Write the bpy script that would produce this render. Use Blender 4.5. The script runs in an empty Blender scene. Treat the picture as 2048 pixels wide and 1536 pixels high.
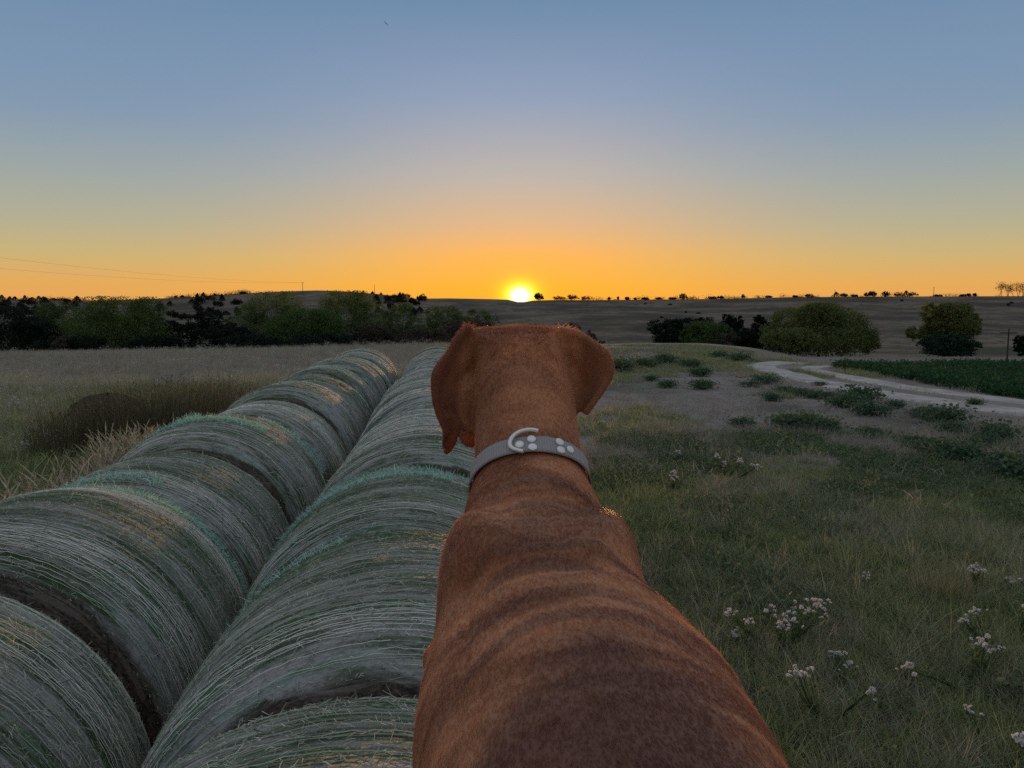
import bpy, bmesh, math, random
import numpy as np
from mathutils import Vector, Matrix
from mathutils.bvhtree import BVHTree

rng = np.random.default_rng(7)
random.seed(7)
R = math.radians
C = bpy.context.scene.collection
sc = bpy.context.scene

# ------------------------------------------------------------------ camera
CAM = np.array([0.0, 0.0, 2.45])
PITCH = R(5.5)
F = 1538.0
cam = bpy.data.cameras.new('camera')
camo = bpy.data.objects.new('camera', cam)
C.objects.link(camo)
cam.sensor_width = 36.0
cam.lens = F / 2048.0 * 36.0
cam.clip_start = 0.05
cam.clip_end = 12000.0
camo.location = CAM
camo.rotation_euler = (R(90) - PITCH, 0, 0)
sc.camera = camo

# ------------------------------------------------------------------ light
SUN_AZ = R(0.6)      # to the right of +Y
SUN_EL = R(1.05)
sc.view_settings.view_transform = 'Standard'
sc.view_settings.look = 'None'
sc.view_settings.exposure = 0.0
sc.view_settings.gamma = 1.0
sc.view_settings.use_curve_mapping = False
sc.cycles.max_bounces = 6
sc.cycles.diffuse_bounces = 2
sc.cycles.use_denoising = False
sc.cycles.transparent_max_bounces = 8


class NT:
    """small helper for building node trees"""
    def __init__(s, nt):
        s.nt = nt
        nt.nodes.clear()

    def n(s, kind, *ins, out=0, **props):
        nd = s.nt.nodes.new(kind)
        for k, v in props.items():
            setattr(nd, k, v)
        for i, v in enumerate(ins):
            if v is None:
                continue
            s.put(nd.inputs[i], v)
        return nd.outputs[out]

    def put(s, sock, v):
        if isinstance(v, bpy.types.NodeSocket):
            s.nt.links.new(v, sock)
        else:
            if hasattr(sock, 'default_value'):
                try:
                    sock.default_value = v
                except Exception:
                    sock.default_value = tuple(v) + (1.0,)

    def m(s, op, a, b=None, c=None, clamp=False):
        nd = s.nt.nodes.new('ShaderNodeMath')
        nd.operation = op
        nd.use_clamp = clamp
        for i, v in enumerate((a, b, c)):
            if v is not None:
                s.put(nd.inputs[i], v)
        return nd.outputs[0]

    def mix(s, f, a, b, mode='MIX'):
        nd = s.nt.nodes.new('ShaderNodeMix')
        nd.data_type = 'RGBA'
        nd.blend_type = mode
        s.put(nd.inputs[0], f)
        for i, v in ((6, a), (7, b)):
            if isinstance(v, tuple) and len(v) == 3:
                v = v + (1.0,)
            s.put(nd.inputs[i], v)
        return nd.outputs[2]

    def ramp(s, f, stops, interp='LINEAR'):
        nd = s.nt.nodes.new('ShaderNodeValToRGB')
        cr = nd.color_ramp
        cr.interpolation = interp
        while len(cr.elements) < len(stops):
            cr.elements.new(0.5)
        for e, (p, c) in zip(cr.elements, stops):
            e.position = p
            e.color = (c, c, c, 1) if isinstance(c, (int, float)) else tuple(c) + (1.0,)
        s.put(nd.inputs[0], f)
        return nd.outputs[0]

    def noise(s, vec, scale, detail=4, rough=0.6, dist=0.0, out=0):
        nd = s.nt.nodes.new('ShaderNodeTexNoise')
        if vec is not None:
            s.put(nd.inputs['Vector'], vec)
        nd.inputs['Scale'].default_value = scale
        nd.inputs['Detail'].default_value = detail
        nd.inputs['Roughness'].default_value = rough
        nd.inputs['Distortion'].default_value = dist
        return nd.outputs[out]

    def sst(s, x, a, b):
        nd = s.nt.nodes.new('ShaderNodeMapRange')
        nd.interpolation_type = 'SMOOTHSTEP'
        for i, v in enumerate((x, a, b, 0.0, 1.0)):
            s.put(nd.inputs[i], v)
        return nd.outputs[0]


world = bpy.data.worlds.new('World')
sc.world = world
world.use_nodes = True
W = NT(world.node_tree)
geo = W.n('ShaderNodeNewGeometry', out=4)            # Incoming
inc = W.n('ShaderNodeTexCoord')                       # Generated = direction
sep = W.nt.nodes.new('ShaderNodeSeparateXYZ')
W.put(sep.inputs[0], inc)
dx, dy, dz = sep.outputs
el = W.m('MULTIPLY', W.m('ARCSINE', dz), 180 / math.pi)
az = W.m('MULTIPLY', W.m('ARCTAN2', dx, dy), 180 / math.pi)
daz = W.m('SUBTRACT', az, math.degrees(SUN_AZ))
ev = W.m('DIVIDE', el, 90.0)


def st(*a):
    return [(e / 90.0, c) for e, c in a]


base = W.ramp(ev, st((0, (.80, .36, .085)), (1.8, (.768, .397, .105)), (3.5, (.597, .440, .178)), (5.6, (.456, .423, .279)),
                     (8.7, (.337, .381, .362)), (12.8, (.220, .312, .425)), (21, (.150, .250, .400)),
                     (34, (.23, .30, .40)), (60, (.34, .37, .42)), (90, (.36, .385, .425))))  # overhead stops, out of view, made brighter to lift the foreground
warm = W.ramp(ev, st((0, (1.0, .40, .02)), (1.8, (1.0, .45, .03)), (4.0, (.98, .462, .09)), (6.5, (.73, .468, .254)),
                     (9.7, (.515, .456, .405)), (14.8, (.292, .356, .479)), (21, (.158, .256, .405)),
                     (34, (.23, .30, .40)), (60, (.34, .37, .42)), (90, (.36, .385, .425))))  # same brightened overhead stops, added for fill light
w = W.m('EXPONENT', W.m('MULTIPLY', W.m('POWER', W.m('DIVIDE', daz, 16.0), 2.0), -1.0))
sky = W.mix(w, base, warm)
# the sun itself with the bright air round it
del_ = W.m('SUBTRACT', el, math.degrees(SUN_EL))
d2 = W.m('ADD', W.m('POWER', daz, 2.0), W.m('POWER', W.m('MULTIPLY', del_, 1.25), 2.0))


def gau(k, sig):
    return W.m('MULTIPLY', W.m('EXPONENT', W.m('MULTIPLY', d2, -1.0 / sig ** 2)), k)


aur = W.nt.nodes.new('ShaderNodeCombineXYZ')
W.put(aur.inputs[0], W.m('ADD', gau(1.2, 1.2), gau(0.10, 3.5)))
W.put(aur.inputs[1], W.m('ADD', gau(1.2, 1.12), gau(0.045, 2.6)))
W.put(aur.inputs[2], gau(3.2, 0.52))
sky = W.mix(1.0, sky, aur.outputs[0], 'ADD')
nish = W.nt.nodes.new('ShaderNodeTexSky')
nish.sky_type = 'NISHITA'
nish.sun_disc = False
nish.sun_elevation = SUN_EL
nish.sun_rotation = SUN_AZ
nish.ozone_density = 4.0
nish.dust_density = 0.5
bg2 = W.n('ShaderNodeBackground', nish.outputs[0], 0.01)
bg = W.n('ShaderNodeBackground', sky, 1.0)
add = W.n('ShaderNodeAddShader', bg, bg2)
wo = W.nt.nodes.new('ShaderNodeOutputWorld')
W.put(wo.inputs[0], add)

sl = bpy.data.lights.new('sun', 'SUN')
sl.energy = 3.6
sl.color = (1.0, 0.52, 0.18)
sl.angle = R(0.53)
so = bpy.data.objects.new('sun', sl)
C.objects.link(so)
sd = Vector((math.sin(SUN_AZ) * math.cos(SUN_EL), math.cos(SUN_AZ) * math.cos(SUN_EL), math.sin(SUN_EL)))
so.rotation_euler = sd.to_track_quat('Z', 'Y').to_euler()
so.location = (0, 0, 60)


# ------------------------------------------------------------------ helpers
def ray(px, py):
    v = (768 - py) / F
    return np.array([(px - 1024) / F, math.cos(PITCH) + v * math.sin(PITCH), -math.sin(PITCH) + v * math.cos(PITCH)])


def at(px, py, Y):
    r = ray(px, py)
    return CAM + r * (Y / r[1])


def ground_at(px, py):
    r = ray(px, py)
    return CAM + r * (-CAM[2] / r[2])


_ph = rng.uniform(0, 6.28, (6, 8))
_dr = rng.uniform(0, 6.28, (6, 8))


def fbm(x, y, freq=1.0, octs=5, gain=0.55):
    x = np.asarray(x, float)
    y = np.asarray(y, float)
    o = np.zeros(np.broadcast(x, y).shape)
    a, f, tot = 1.0, freq, 0.0
    for k in range(octs):
        for j in range(4):
            o += a * np.sin(f * (x * math.cos(_dr[k, j]) + y * math.sin(_dr[k, j])) + _ph[k, j]
                            + 1.3 * np.sin(f * 0.63 * (x * math.cos(_dr[k, j + 4]) + y * math.sin(_dr[k, j + 4])) + _ph[k, j + 4])) / 4
        tot += a
        a *= gain
        f *= 2.03
    return o / tot * 1.6


def tag(o, label=None, cat=None, group=None, kind=None):
    if label: o['label'] = label
    if cat: o['category'] = cat
    if group: o['group'] = group
    if kind: o['kind'] = kind
    return o


def empty(name, loc=(0, 0, 0), **k):
    o = bpy.data.objects.new(name, None)
    o.location = loc
    C.objects.link(o)
    return tag(o, **k)


def mesh(name, verts, faces, mat=None, parent=None, smooth=True, attrs=None, link=True, **k):
    me = bpy.data.meshes.new(name)
    verts = np.asarray(verts, np.float32)
    if isinstance(faces, np.ndarray) and faces.ndim == 2:
        n, kk = faces.shape
        me.vertices.add(len(verts))
        me.vertices.foreach_set('co', verts.ravel())
        me.loops.add(n * kk)
        me.loops.foreach_set('vertex_index', faces.astype(np.int32).ravel())
        me.polygons.add(n)
        me.polygons.foreach_set('loop_start', np.arange(0, n * kk, kk, dtype=np.int32))
        me.polygons.foreach_set('loop_total', np.full(n, kk, np.int32))
        me.update(calc_edges=True)
    else:
        me.from_pydata([tuple(v) for v in verts], [], [tuple(f) for f in faces])
        me.update()
    if smooth:
        me.polygons.foreach_set('use_smooth', np.ones(len(me.polygons), bool))
    for an, av in (attrs or {}).items():
        av = np.asarray(av, np.float32)
        if av.ndim == 1:
            a = me.attributes.new(an, 'FLOAT', 'POINT')
            a.data.foreach_set('value', av)
        else:
            a = me.attributes.new(an, 'FLOAT_VECTOR', 'POINT')
            a.data.foreach_set('vector', av.ravel())
    if mat: me.materials.append(mat)
    o = bpy.data.objects.new(name, me)
    if link: C.objects.link(o)
    if parent: o.parent = parent
    return tag(o, **k)


def material(name):
    m = bpy.data.materials.new(name)
    m.use_nodes = True
    t = NT(m.node_tree)
    return m, t


def finish(t, col, rough=0.8, bump=None, bstr=0.3, bdist=0.01, trans=0.0, spec=0.25, sheen=0.0, metal=0.0, sheen_tint=None):
    p = t.nt.nodes.new('ShaderNodeBsdfPrincipled')
    if isinstance(col, tuple) and len(col) == 3: col = col + (1.0,)
    t.put(p.inputs['Base Color'], col)
    t.put(p.inputs['Roughness'], rough)
    p.inputs['Specular IOR Level'].default_value = spec
    p.inputs['Sheen Weight'].default_value = sheen
    p.inputs['Metallic'].default_value = metal
    if sheen_tint: p.inputs['Sheen Tint'].default_value = tuple(sheen_tint) + (1.0,)
    if bump is not None:
        b = t.nt.nodes.new('ShaderNodeBump')
        b.inputs['Strength'].default_value = bstr
        b.inputs['Distance'].default_value = bdist
        t.put(b.inputs['Height'], bump)
        t.put(p.inputs['Normal'], b.outputs[0])
    sh = p.outputs[0]
    if trans > 0:
        tr = t.nt.nodes.new('ShaderNodeBsdfTranslucent')
        t.put(tr.inputs[0], col)
        mx = t.nt.nodes.new('ShaderNodeMixShader')
        mx.inputs[0].default_value = trans
        t.put(mx.inputs[1], sh)
        t.put(mx.inputs[2], tr.outputs[0])
        sh = mx.outputs[0]
    o = t.nt.nodes.new('ShaderNodeOutputMaterial')
    t.put(o.inputs[0], sh)


def leaf_mat(name, a, b, c=None, trans=0.35, rnd=0.6):
    """a..b by the per-leaf shade, tinted per plant towards c"""
    m, t = material(name)
    sh = t.n('ShaderNodeAttribute', out=2, attribute_name='shade')
    col = t.mix(sh, a, b)
    if c:
        r = t.n('ShaderNodeObjectInfo', out=5)
        col = t.mix(t.m('MULTIPLY', r, rnd), col, c)
    finish(t, col, 0.75, trans=trans, spec=0.15)
    return m


def plain(name, col, rough=0.7, metal=0.0, var=0.15, scale=30, spec=0.3):
    m, t = material(name)
    tc = t.n('ShaderNodeTexCoord', out=3)
    n = t.noise(tc, scale, 4)
    c = t.mix(n, tuple(x * (1 - var) for x in col), tuple(min(1, x * (1 + var)) for x in col))
    finish(t, c, rough, bump=n, bstr=0.2, metal=metal, spec=spec)
    return m


# ------------------------------------------------------------------ terrain
def hz(y, Y):
    v = (768 - y) / F
    return CAM[2] + Y * (v * math.cos(PITCH) - math.sin(PITCH)) / (math.cos(PITCH) + v * math.sin(PITCH))


SKYX = [-400, 0, 100, 200, 320, 400, 450, 500, 560, 600, 640, 700, 760, 800, 830, 900, 980, 1015, 1035, 1048, 1065, 1100, 1200, 1300, 1400, 1500, 1560, 1700, 1900, 2048, 2400]
SKYY = [600, 598, 600, 601, 597, 593, 589, 586, 583, 581.5, 580.5, 583, 588, 593, 597, 596.5, 598, 599, 604, 604, 601, 600, 600, 599, 598, 596, 594.5, 593, 592.5, 592, 592]
RIDGE = 420.0


def TZ(X, Y):
    X = np.asarray(X, float)
    Y = np.asarray(Y, float)
    X, Y = np.broadcast_arrays(X, Y)
    Ys = np.maximum(Y, 1.0)
    px = 1024 + F * np.clip(X / Ys, -1.0, 1.0)
    right = np.clip((px - 1560) / 120, 0, 1)
    z40 = -0.55 * right
    z55 = np.interp(px, [-300, 0, 400, 700, 850, 1150, 1300, 1400, 1500, 1600, 1750], [-.8, -.7, -.45, -.16, 0, 0, .16, .15, -.16, -.9, -1.5])
    z75 = np.where(px < 1100, -1.9, -2.1)
    ys = np.interp(px, SKYX, SKYY)
    ctr = [(-1e4, 0 * px), (34, 0 * px), (40, z40), (55, z55), (75, z75), (100, 0 * px - 3.6), (130, 0 * px - 4.2),
           (200, hz(664, 200) + 0 * px), (300, hz(630, 300) + 0 * px), (RIDGE, hz(ys, RIDGE)), (520, hz(ys, RIDGE) - 2), (900, 0 * px - 8), (3e4, 0 * px - 8)]
    z = np.array(ctr[0][1], float)
    for (a, za), (b, zb) in zip(ctr[:-1], ctr[1:]):
        k = np.clip((Y - a) / (b - a), 0, 1)
        msk = (Y >= a) & (Y < b)
        z = np.where(msk, za + (zb - za) * k, z)
    hill = np.clip((Y - 110) / 60, 0, 1) * np.clip((410 - Y) / 60, 0, 1)
    z = z + hill * (1.7 * fbm(X, Y, 0.03, 3) + 0.15 * fbm(X, Y, 0.13, 3))
    near = np.clip((70 - Y) / 20, 0, 1)
    z = z + near * 0.035 * fbm(X, Y, 0.9, 3) - near * 0.035
    return z


def hit(px, py, y0=6.0, y1=455.0):
    r = ray(px, py)
    Y = np.geomspace(y0, y1, 1500)
    P = CAM[None, :] + r[None, :] * (Y / r[1])[:, None]
    d = P[:, 2] - TZ(P[:, 0], P[:, 1])
    k = np.where(d < 0)[0]
    i = k[0] if len(k) else len(Y) - 1
    return P[i]


def spaced(*segs):
    o = []
    for a, b, s in segs:
        o += list(np.arange(a, b, s))
    return np.array(o)


xp = np.concatenate([spaced((0, 30, .6), (30, 330, 3.0)), np.geomspace(330, 6000, 16)])
xs = np.concatenate([-xp[:0:-1], xp])
ys_ = np.concatenate([-np.geomspace(1500, 10, 8), spaced((-8, 45, .6), (45, 80, 1.2), (80, 430, 3.5)), [440, 470, 520, 600, 900, 2000, 6000]])
GX, GY = np.meshgrid(xs, ys_)
GZ = TZ(GX, GY)


def grid_faces(nr, nc):
    i = np.arange(nr - 1)[:, None] * nc + np.arange(nc - 1)[None, :]
    return np.stack([i, i + 1, i + nc + 1, i + nc], -1).reshape(-1, 4)


gm, t = material('ground_soil')
tc = t.n('ShaderNodeTexCoord', out=3)
zone = t.n('ShaderNodeAttribute', out=1, attribute_name='zone')
zs = t.nt.nodes.new('ShaderNodeSeparateXYZ')
t.put(zs.inputs[0], zone)
green, dry, hillm = zs.outputs
n1 = t.noise(tc, 0.35, 6, 0.65)
n2 = t.noise(tc, 3.0, 8, 0.7)
n3 = t.noise(tc, 0.03, 6, 0.6)
c = t.mix(t.sst(n2, .35, .7), (.06, .052, .038), (.14, .12, .09))
c = t.mix(dry, c, t.mix(n2, (.20, .165, .14), (.43, .36, .305)))
c = t.mix(green, c, t.mix(n2, (.030, .040, .02), (.07, .085, .045)))
hc = t.mix(t.sst(n3, .40, .60), (.075, .056, .042), (.21, .152, .108))
hc = t.mix(t.sst(n1, .48, .62), hc, (.075, .08, .042))
c = t.mix(hillm, c, hc)
finish(t, c, 0.95, bump=n2, bstr=0.6, bdist=0.04, spec=0.1)


def zones(X, Y):
    n = fbm(X, Y, 0.35, 4)
    n2_ = fbm(X + 50, Y, 1.1, 3)
    dry = np.zeros_like(X)
    # right field: pale thatch between the near grass and the track
    dry = np.where((X > 0), np.clip((Y - 9.5 + 2.2 * n + 0.2 * X) / 3.0, 0, 1) * 0.9, dry)
    dry = np.where((X < -2), np.clip((Y - 19 + 2 * n) / 3, 0, 1) * 0.75, dry)
    gr = np.clip((n2_ * .6 + n - 0.25) * 2, 0, 1) * 0.6
    gr = np.where(X < 0, gr * .4, gr)
    # crop to the right of the track
    cr = np.clip((X - 13.9) / 0.6, 0, 1) * np.clip((Y - 12) / 2, 0, 1) * np.clip((34.0 - Y) / .8, 0, 1)
    gr = np.maximum(gr, cr)
    gr = np.maximum(gr, .7 * np.clip((10 - Y) / 3, 0, 1) * (X > 0))
    gr = gr * (1 - np.clip((Y - 60) / 10, 0, 1))
    hill = np.clip((Y - 60) / 20, 0, 1)
    return np.stack([gr, dry, hill], -1)


mesh('ground', np.stack([GX, GY, GZ], -1).reshape(-1, 3), grid_faces(len(ys_), len(xs)), gm,
     attrs={'zone': zones(GX, GY).reshape(-1, 3)}, kind='structure')

# dirt track: two bare wheel ruts with their pale crumbled edges
tm, t = material('bare_track_soil')
tc = t.n('ShaderNodeTexCoord', out=3)
n1 = t.noise(tc, 1.2, 6, 0.7)
n2 = t.noise(tc, 14, 6, 0.7)
c = t.mix(t.sst(n1, .35, .65), (.38, .33, .28), (.60, .53, .46))
c = t.mix(t.sst(n2, .5, .8), c, (.30, .26, .22))
finish(t, c, 0.95, bump=n2, bstr=0.5, bdist=0.03, spec=0.1)


def smooth_path(P, n):
    P = np.array(P, float)
    for _ in range(4):
        Q = np.empty((len(P) * 2 - 2, 2))
        Q[0::2] = P[:-1] * .75 + P[1:] * .25
        Q[1::2] = P[:-1] * .25 + P[1:] * .75
        P = np.vstack([P[:1], Q, P[-1:]])
    d = np.concatenate([[0], np.cumsum(np.hypot(*np.diff(P, axis=0).T))])
    s = np.linspace(0, d[-1], n)
    return np.stack([np.interp(s, d, P[:, 0]), np.interp(s, d, P[:, 1])], -1)


RUT1 = smooth_path([(18, 10), (14.6, 14), (12.5, 18.4), (11.2, 21.5), (10.75, 24.3), (10.7, 28.5), (10.7, 32), (11.2, 35), (13.2, 37.0), (16.5, 37.9), (24, 38.5)], 260)
RUT2 = smooth_path([(20.5, 12), (16.5, 16.5), (13.9, 20.2), (12.75, 24.0), (12.5, 28), (12.45, 31), (12.9, 33.6), (15.3, 35.4), (19, 36.2), (25, 36.6)], 240)


def rut(name, P, wdt, seed):
    T = np.gradient(P, axis=0)
    T /= np.linalg.norm(T, axis=1)[:, None]
    N = np.stack([-T[:, 1], T[:, 0]], -1)
    s = np.linspace(-1, 1, 9)
    n = len(P)
    k = np.arange(n) * 0.15 + seed
    wl = wdt * .5 * (1 + .35 * fbm(k, 0 * k + seed, 1.6, 4))
    wr = wdt * .5 * (1 + .35 * fbm(k, 0 * k + seed + 40, 1.6, 4))
    V = []
    for j, q in enumerate(s):
        off = np.where(q < 0, q * wl, q * wr)
        XY = P + N * off[:, None]
        Z = TZ(XY[:, 0], XY[:, 1]) + 0.045 - 0.03 * (1 - q * q) - (0.06 if abs(q) == 1 else 0)
        V.append(np.column_stack([XY, Z]))
    V = np.stack(V, 1).reshape(-1, 3)
    return V, grid_faces(n, len(s))


V1, F1 = rut('rut', RUT1, 1.35, 3)
V2, F2 = rut('rut', RUT2, .95, 11)
mesh('dirt_track', np.vstack([V1, V2]), np.vstack([F1, F2 + len(V1)]), tm, kind='structure')


# ------------------------------------------------------------------ vegetation builders
def rand_unit(n):
    v = rng.normal(size=(n, 3))
    return v / np.linalg.norm(v, axis=1)[:, None]


def leaf_quads(P, size, aspect=0.6, up=0.0):
    n = len(P)
    a = rand_unit(n)
    a[:, 2] += up
    a /= np.linalg.norm(a, axis=1)[:, None]
    b = np.cross(a, rand_unit(n))
    b /= np.linalg.norm(b, axis=1)[:, None] + 1e-9
    s = size * rng.uniform(.6, 1.3, n)[:, None]
    V = np.stack([P - a * s * .5, P + b * s * aspect * .5, P + a * s * .5, P - b * s * aspect * .5], 1).reshape(-1, 3)
    Fc = np.arange(4 * n).reshape(-1, 4)
    return V, Fc, np.repeat(rng.uniform(0, 1, n), 4)


def blades(n, h, r, wd, lean=0.5, seg=3, hvar=.4):
    """one tuft of grass"""
    ang = rng.uniform(0, 2 * math.pi, n)
    rad = r * np.sqrt(rng.uniform(0, 1, n))
    B = np.stack([rad * np.cos(ang), rad * np.sin(ang), 0 * ang], -1)
    hh = h * rng.uniform(1 - hvar, 1 + hvar, n)
    la = ang + rng.normal(0, .8, n)
    ln = lean * rng.uniform(.2, 1.3, n)
    D = np.stack([np.cos(la), np.sin(la), 0 * la], -1)
    S = np.stack([-np.sin(la), np.cos(la), 0 * la], -1)
    V, Fc, sh = [], [], []
    m = seg + 1
    for k in range(m):
        q = k / seg
        c = B + D * (hh * ln * q ** 1.8)[:, None] + np.array([0, 0, 1.0]) * (hh * (q - .25 * ln * q * q))[:, None]
        wk = wd * (1 - q) ** .7 + wd * .05
        V.append(c - S * wk / 2)
        V.append(c + S * wk / 2)
    V = np.stack(V, 1).reshape(-1, 3)
    b0 = np.arange(n)[:, None] * (2 * m)
    for k in range(seg):
        Fc.append(np.stack([b0[:, 0] + 2 * k, b0[:, 0] + 2 * k + 1, b0[:, 0] + 2 * k + 3, b0[:, 0] + 2 * k + 2], -1))
    Fc = np.concatenate(Fc)
    return V, Fc, np.repeat(rng.uniform(0, 1, n), 2 * m)


def join(parts):
    V, Fc, sh, o = [], [], [], 0
    for v, f, s in parts:
        V.append(v); Fc.append(f + o); sh.append(s)
        o += len(v)
    return np.vstack(V), np.vstack(Fc), np.concatenate(sh)


def tube(pts, rads, n=7):
    pts = np.array(pts, float)
    V = []
    for i, (p, r) in enumerate(zip(pts, rads)):
        d = pts[min(i + 1, len(pts) - 1)] - pts[max(i - 1, 0)]
        d /= np.linalg.norm(d) + 1e-9
        a = np.cross(d, [0.3, 1, 0.1]); a /= np.linalg.norm(a) + 1e-9
        b = np.cross(d, a)
        th = np.linspace(0, 2 * math.pi, n, endpoint=False)
        V.append(p + r * (np.cos(th)[:, None] * a + np.sin(th)[:, None] * b))
    V = np.vstack(V)
    Fc = []
    for i in range(len(pts) - 1):
        for k in range(n):
            Fc.append((i * n + k, i * n + (k + 1) % n, (i + 1) * n + (k + 1) % n, (i + 1) * n + k))
    return V, np.array(Fc), np.zeros(len(V))


src = bpy.data.collections.new('plant_sources')       # not linked to the scene


def source(name, V, Fc, sh, mat):
    o = mesh(name, V, Fc, mat, smooth=False, attrs={'shade': sh}, link=False)
    c_ = bpy.data.collections.new(name)
    c_.objects.link(o)
    return o


def scatter(name, P, scale, sources, label, cat, tilt=0.12, mat=None):
    """many small plants that nobody could count: ONE object"""
    coll = bpy.data.collections.new(name + '_sources')
    for i, s in enumerate(sources):
        coll.objects.link(s)
    order = sorted(range(len(sources)), key=lambda i: sources[i].name)
    n = len(P)
    me = bpy.data.meshes.new(name)
    me.vertices.add(n)
    me.vertices.foreach_set('co', np.asarray(P, np.float32).ravel())
    rot = np.stack([rng.normal(0, tilt, n), rng.normal(0, tilt, n), rng.uniform(0, 6.28, n)], -1).astype(np.float32)
    a = me.attributes.new('rot', 'FLOAT_VECTOR', 'POINT'); a.data.foreach_set('vector', rot.ravel())
    a = me.attributes.new('scl', 'FLOAT', 'POINT'); a.data.foreach_set('value', np.asarray(scale, np.float32) * np.ones(n, np.float32))
    a = me.attributes.new('idx', 'INT', 'POINT'); a.data.foreach_set('value', rng.integers(0, len(sources), n).astype(np.int32))
    o = bpy.data.objects.new(name, me)
    C.objects.link(o)
    ng = bpy.data.node_groups.new(name, 'GeometryNodeTree')
    ng.interface.new_socket('Geometry', in_out='INPUT', socket_type='NodeSocketGeometry')
    ng.interface.new_socket('Geometry', in_out='OUTPUT', socket_type='NodeSocketGeometry')
    N = ng.nodes
    gi, go = N.new('NodeGroupInput'), N.new('NodeGroupOutput')
    ci = N.new('GeometryNodeCollectionInfo')
    ci.inputs['Collection'].default_value = coll
    ci.inputs['Separate Children'].default_value = True
    ci.inputs['Reset Children'].default_value = True
    ip = N.new('GeometryNodeInstanceOnPoints')
    ip.inputs['Pick Instance'].default_value = True

    def att(nm, ty):
        q = N.new('GeometryNodeInputNamedAttribute')
        q.data_type = ty
        q.inputs[0].default_value = nm
        return q.outputs[0]
    L = ng.links.new
    L(gi.outputs[0], ip.inputs['Points'])
    L(ci.outputs[0], ip.inputs['Instance'])
    L(att('idx', 'INT'), ip.inputs['Instance Index'])
    e = N.new('FunctionNodeEulerToRotation')
    L(att('rot', 'FLOAT_VECTOR'), e.inputs[0])
    L(e.outputs[0], ip.inputs['Rotation'])
    L(att('scl', 'FLOAT'), ip.inputs['Scale'])
    L(ip.outputs[0], go.inputs[0])
    md = o.modifiers.new('scatter', 'NODES')
    md.node_group = ng
    return tag(o, label=label, cat=cat, kind='stuff')


G_GREEN = leaf_mat('grass_green', (.08, .13, .04), (.44, .49, .19), (.54, .44, .26), rnd=.45)
G_DRY = leaf_mat('grass_dry', (.34, .28, .21), (.62, .54, .43), (.26, .26, .15))
G_PALE = leaf_mat('grass_pale', (.32, .27, .23), (.60, .51, .43), (.27, .22, .16))
G_GOLD = leaf_mat('grass_gold', (.48, .40, .25), (.88, .76, .54), (.40, .34, .20))
G_RUST = leaf_mat('weed_rust', (.08, .08, .04), (.27, .20, .12), (.08, .11, .05), trans=.12)
G_BROAD = leaf_mat('ground_leaf', (.06, .095, .045), (.19, .26, .12), (.22, .22, .12))
WEED = leaf_mat('weed_leaf', (.035, .075, .042), (.115, .20, .11), (.12, .16, .08))
CROP = leaf_mat('crop_leaf', (.025, .075, .030), (.06, .14, .05), (.05, .10, .04))
WHITE = leaf_mat('petal_white', (.62, .60, .58), (.85, .83, .80), trans=.3)

srcs = {}
srcs['green'] = [source('green_tuft', *blades(24, .125, .08, .0050, 1.0), G_GREEN) for _ in range(4)] + \
                [source('green_tuft', *blades(30, .08, .09, .0045, 1.2), G_GREEN) for _ in range(2)]
srcs['mixed'] = [source('dry_tuft', *blades(14, .19, .06, .0042, 1.1), G_DRY) for _ in range(2)]
srcs['far'] = [source('far_green_tuft', *blades(26, .11, .16, .011, 1.2, 2), G_GREEN) for _ in range(3)]
srcs['fardry'] = [source('far_dry_tuft', *blades(22, .055, .2, .012, 2.2, 2), G_PALE) for _ in range(3)]
srcs['fardry2'] = [source('far_tan_tuft', *blades(24, .30, .2, .010, .6, 2), G_DRY) for _ in range(3)]
srcs['gold'] = [source('gold_tuft', *blades(26, .34, .17, .006, .5, 3), G_GOLD) for _ in range(3)]


def wedge(n, y0, y1, u0, u1, keep=None):
    """points on the ground, evenly per area"""
    P = []
    while len(P) < n:
        Y = np.sqrt(rng.uniform(y0 ** 2, y1 ** 2, n))
        X = Y * rng.uniform(u0, u1, n)
        k = np.ones(n, bool) if keep is None else keep(X, Y)
        P += list(zip(X[k], Y[k]))
        if keep is not None and k.sum() < n * .02: break
    P = np.array(P[:n])
    return np.column_stack([P, TZ(P[:, 0], P[:, 1]) - 0.005])


ROWYAW = R(4.98)
RD = np.array([-math.sin(ROWYAW), math.cos(ROWYAW)])
RL = np.array([math.cos(ROWYAW), math.sin(ROWYAW)])


def lat(X, Y):
    return X * RL[0] + Y * RL[1]


def off_rut(X, Y, m=0.75):
    d = np.full(X.shape, 9.0)
    for P, w_ in ((RUT1, m), (RUT2, m * .75)):
        for k in range(0, len(P), 4):
            d = np.minimum(d, np.hypot(X - P[k, 0], Y - P[k, 1]) / w_)
    return d > 1


def rnear(X, Y):
    return (lat(X, Y) > .72)


# near grass to the right of the bales
def k1(X, Y): return rnear(X, Y) & (rng.uniform(size=X.shape) < np.clip(1.2 - (Y - 7.5 + 2.0 * fbm(X, Y, .5, 4)) / 4.5, .03, 1))
P = wedge(15000, 2.2, 14, -.2, .85, k1)
scatter('grass', P, rng.uniform(.6, 1.25, len(P)) * (1 + .35 * fbm(P[:, 0], P[:, 1], .9, 3)), srcs['green'], 'short green and tan grass covering the ground right of the bales', 'grass', .25)
P = wedge(7000, 2.2, 16, -.2, .85, lambda X, Y: rnear(X, Y) & (fbm(X + 9, Y, 1.2, 3) > -.15))
scatter('dry_grass', P, rng.uniform(.6, 1.2, len(P)), srcs['mixed'], 'dry tan grass blades mixed into the green grass', 'grass', .3)


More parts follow.
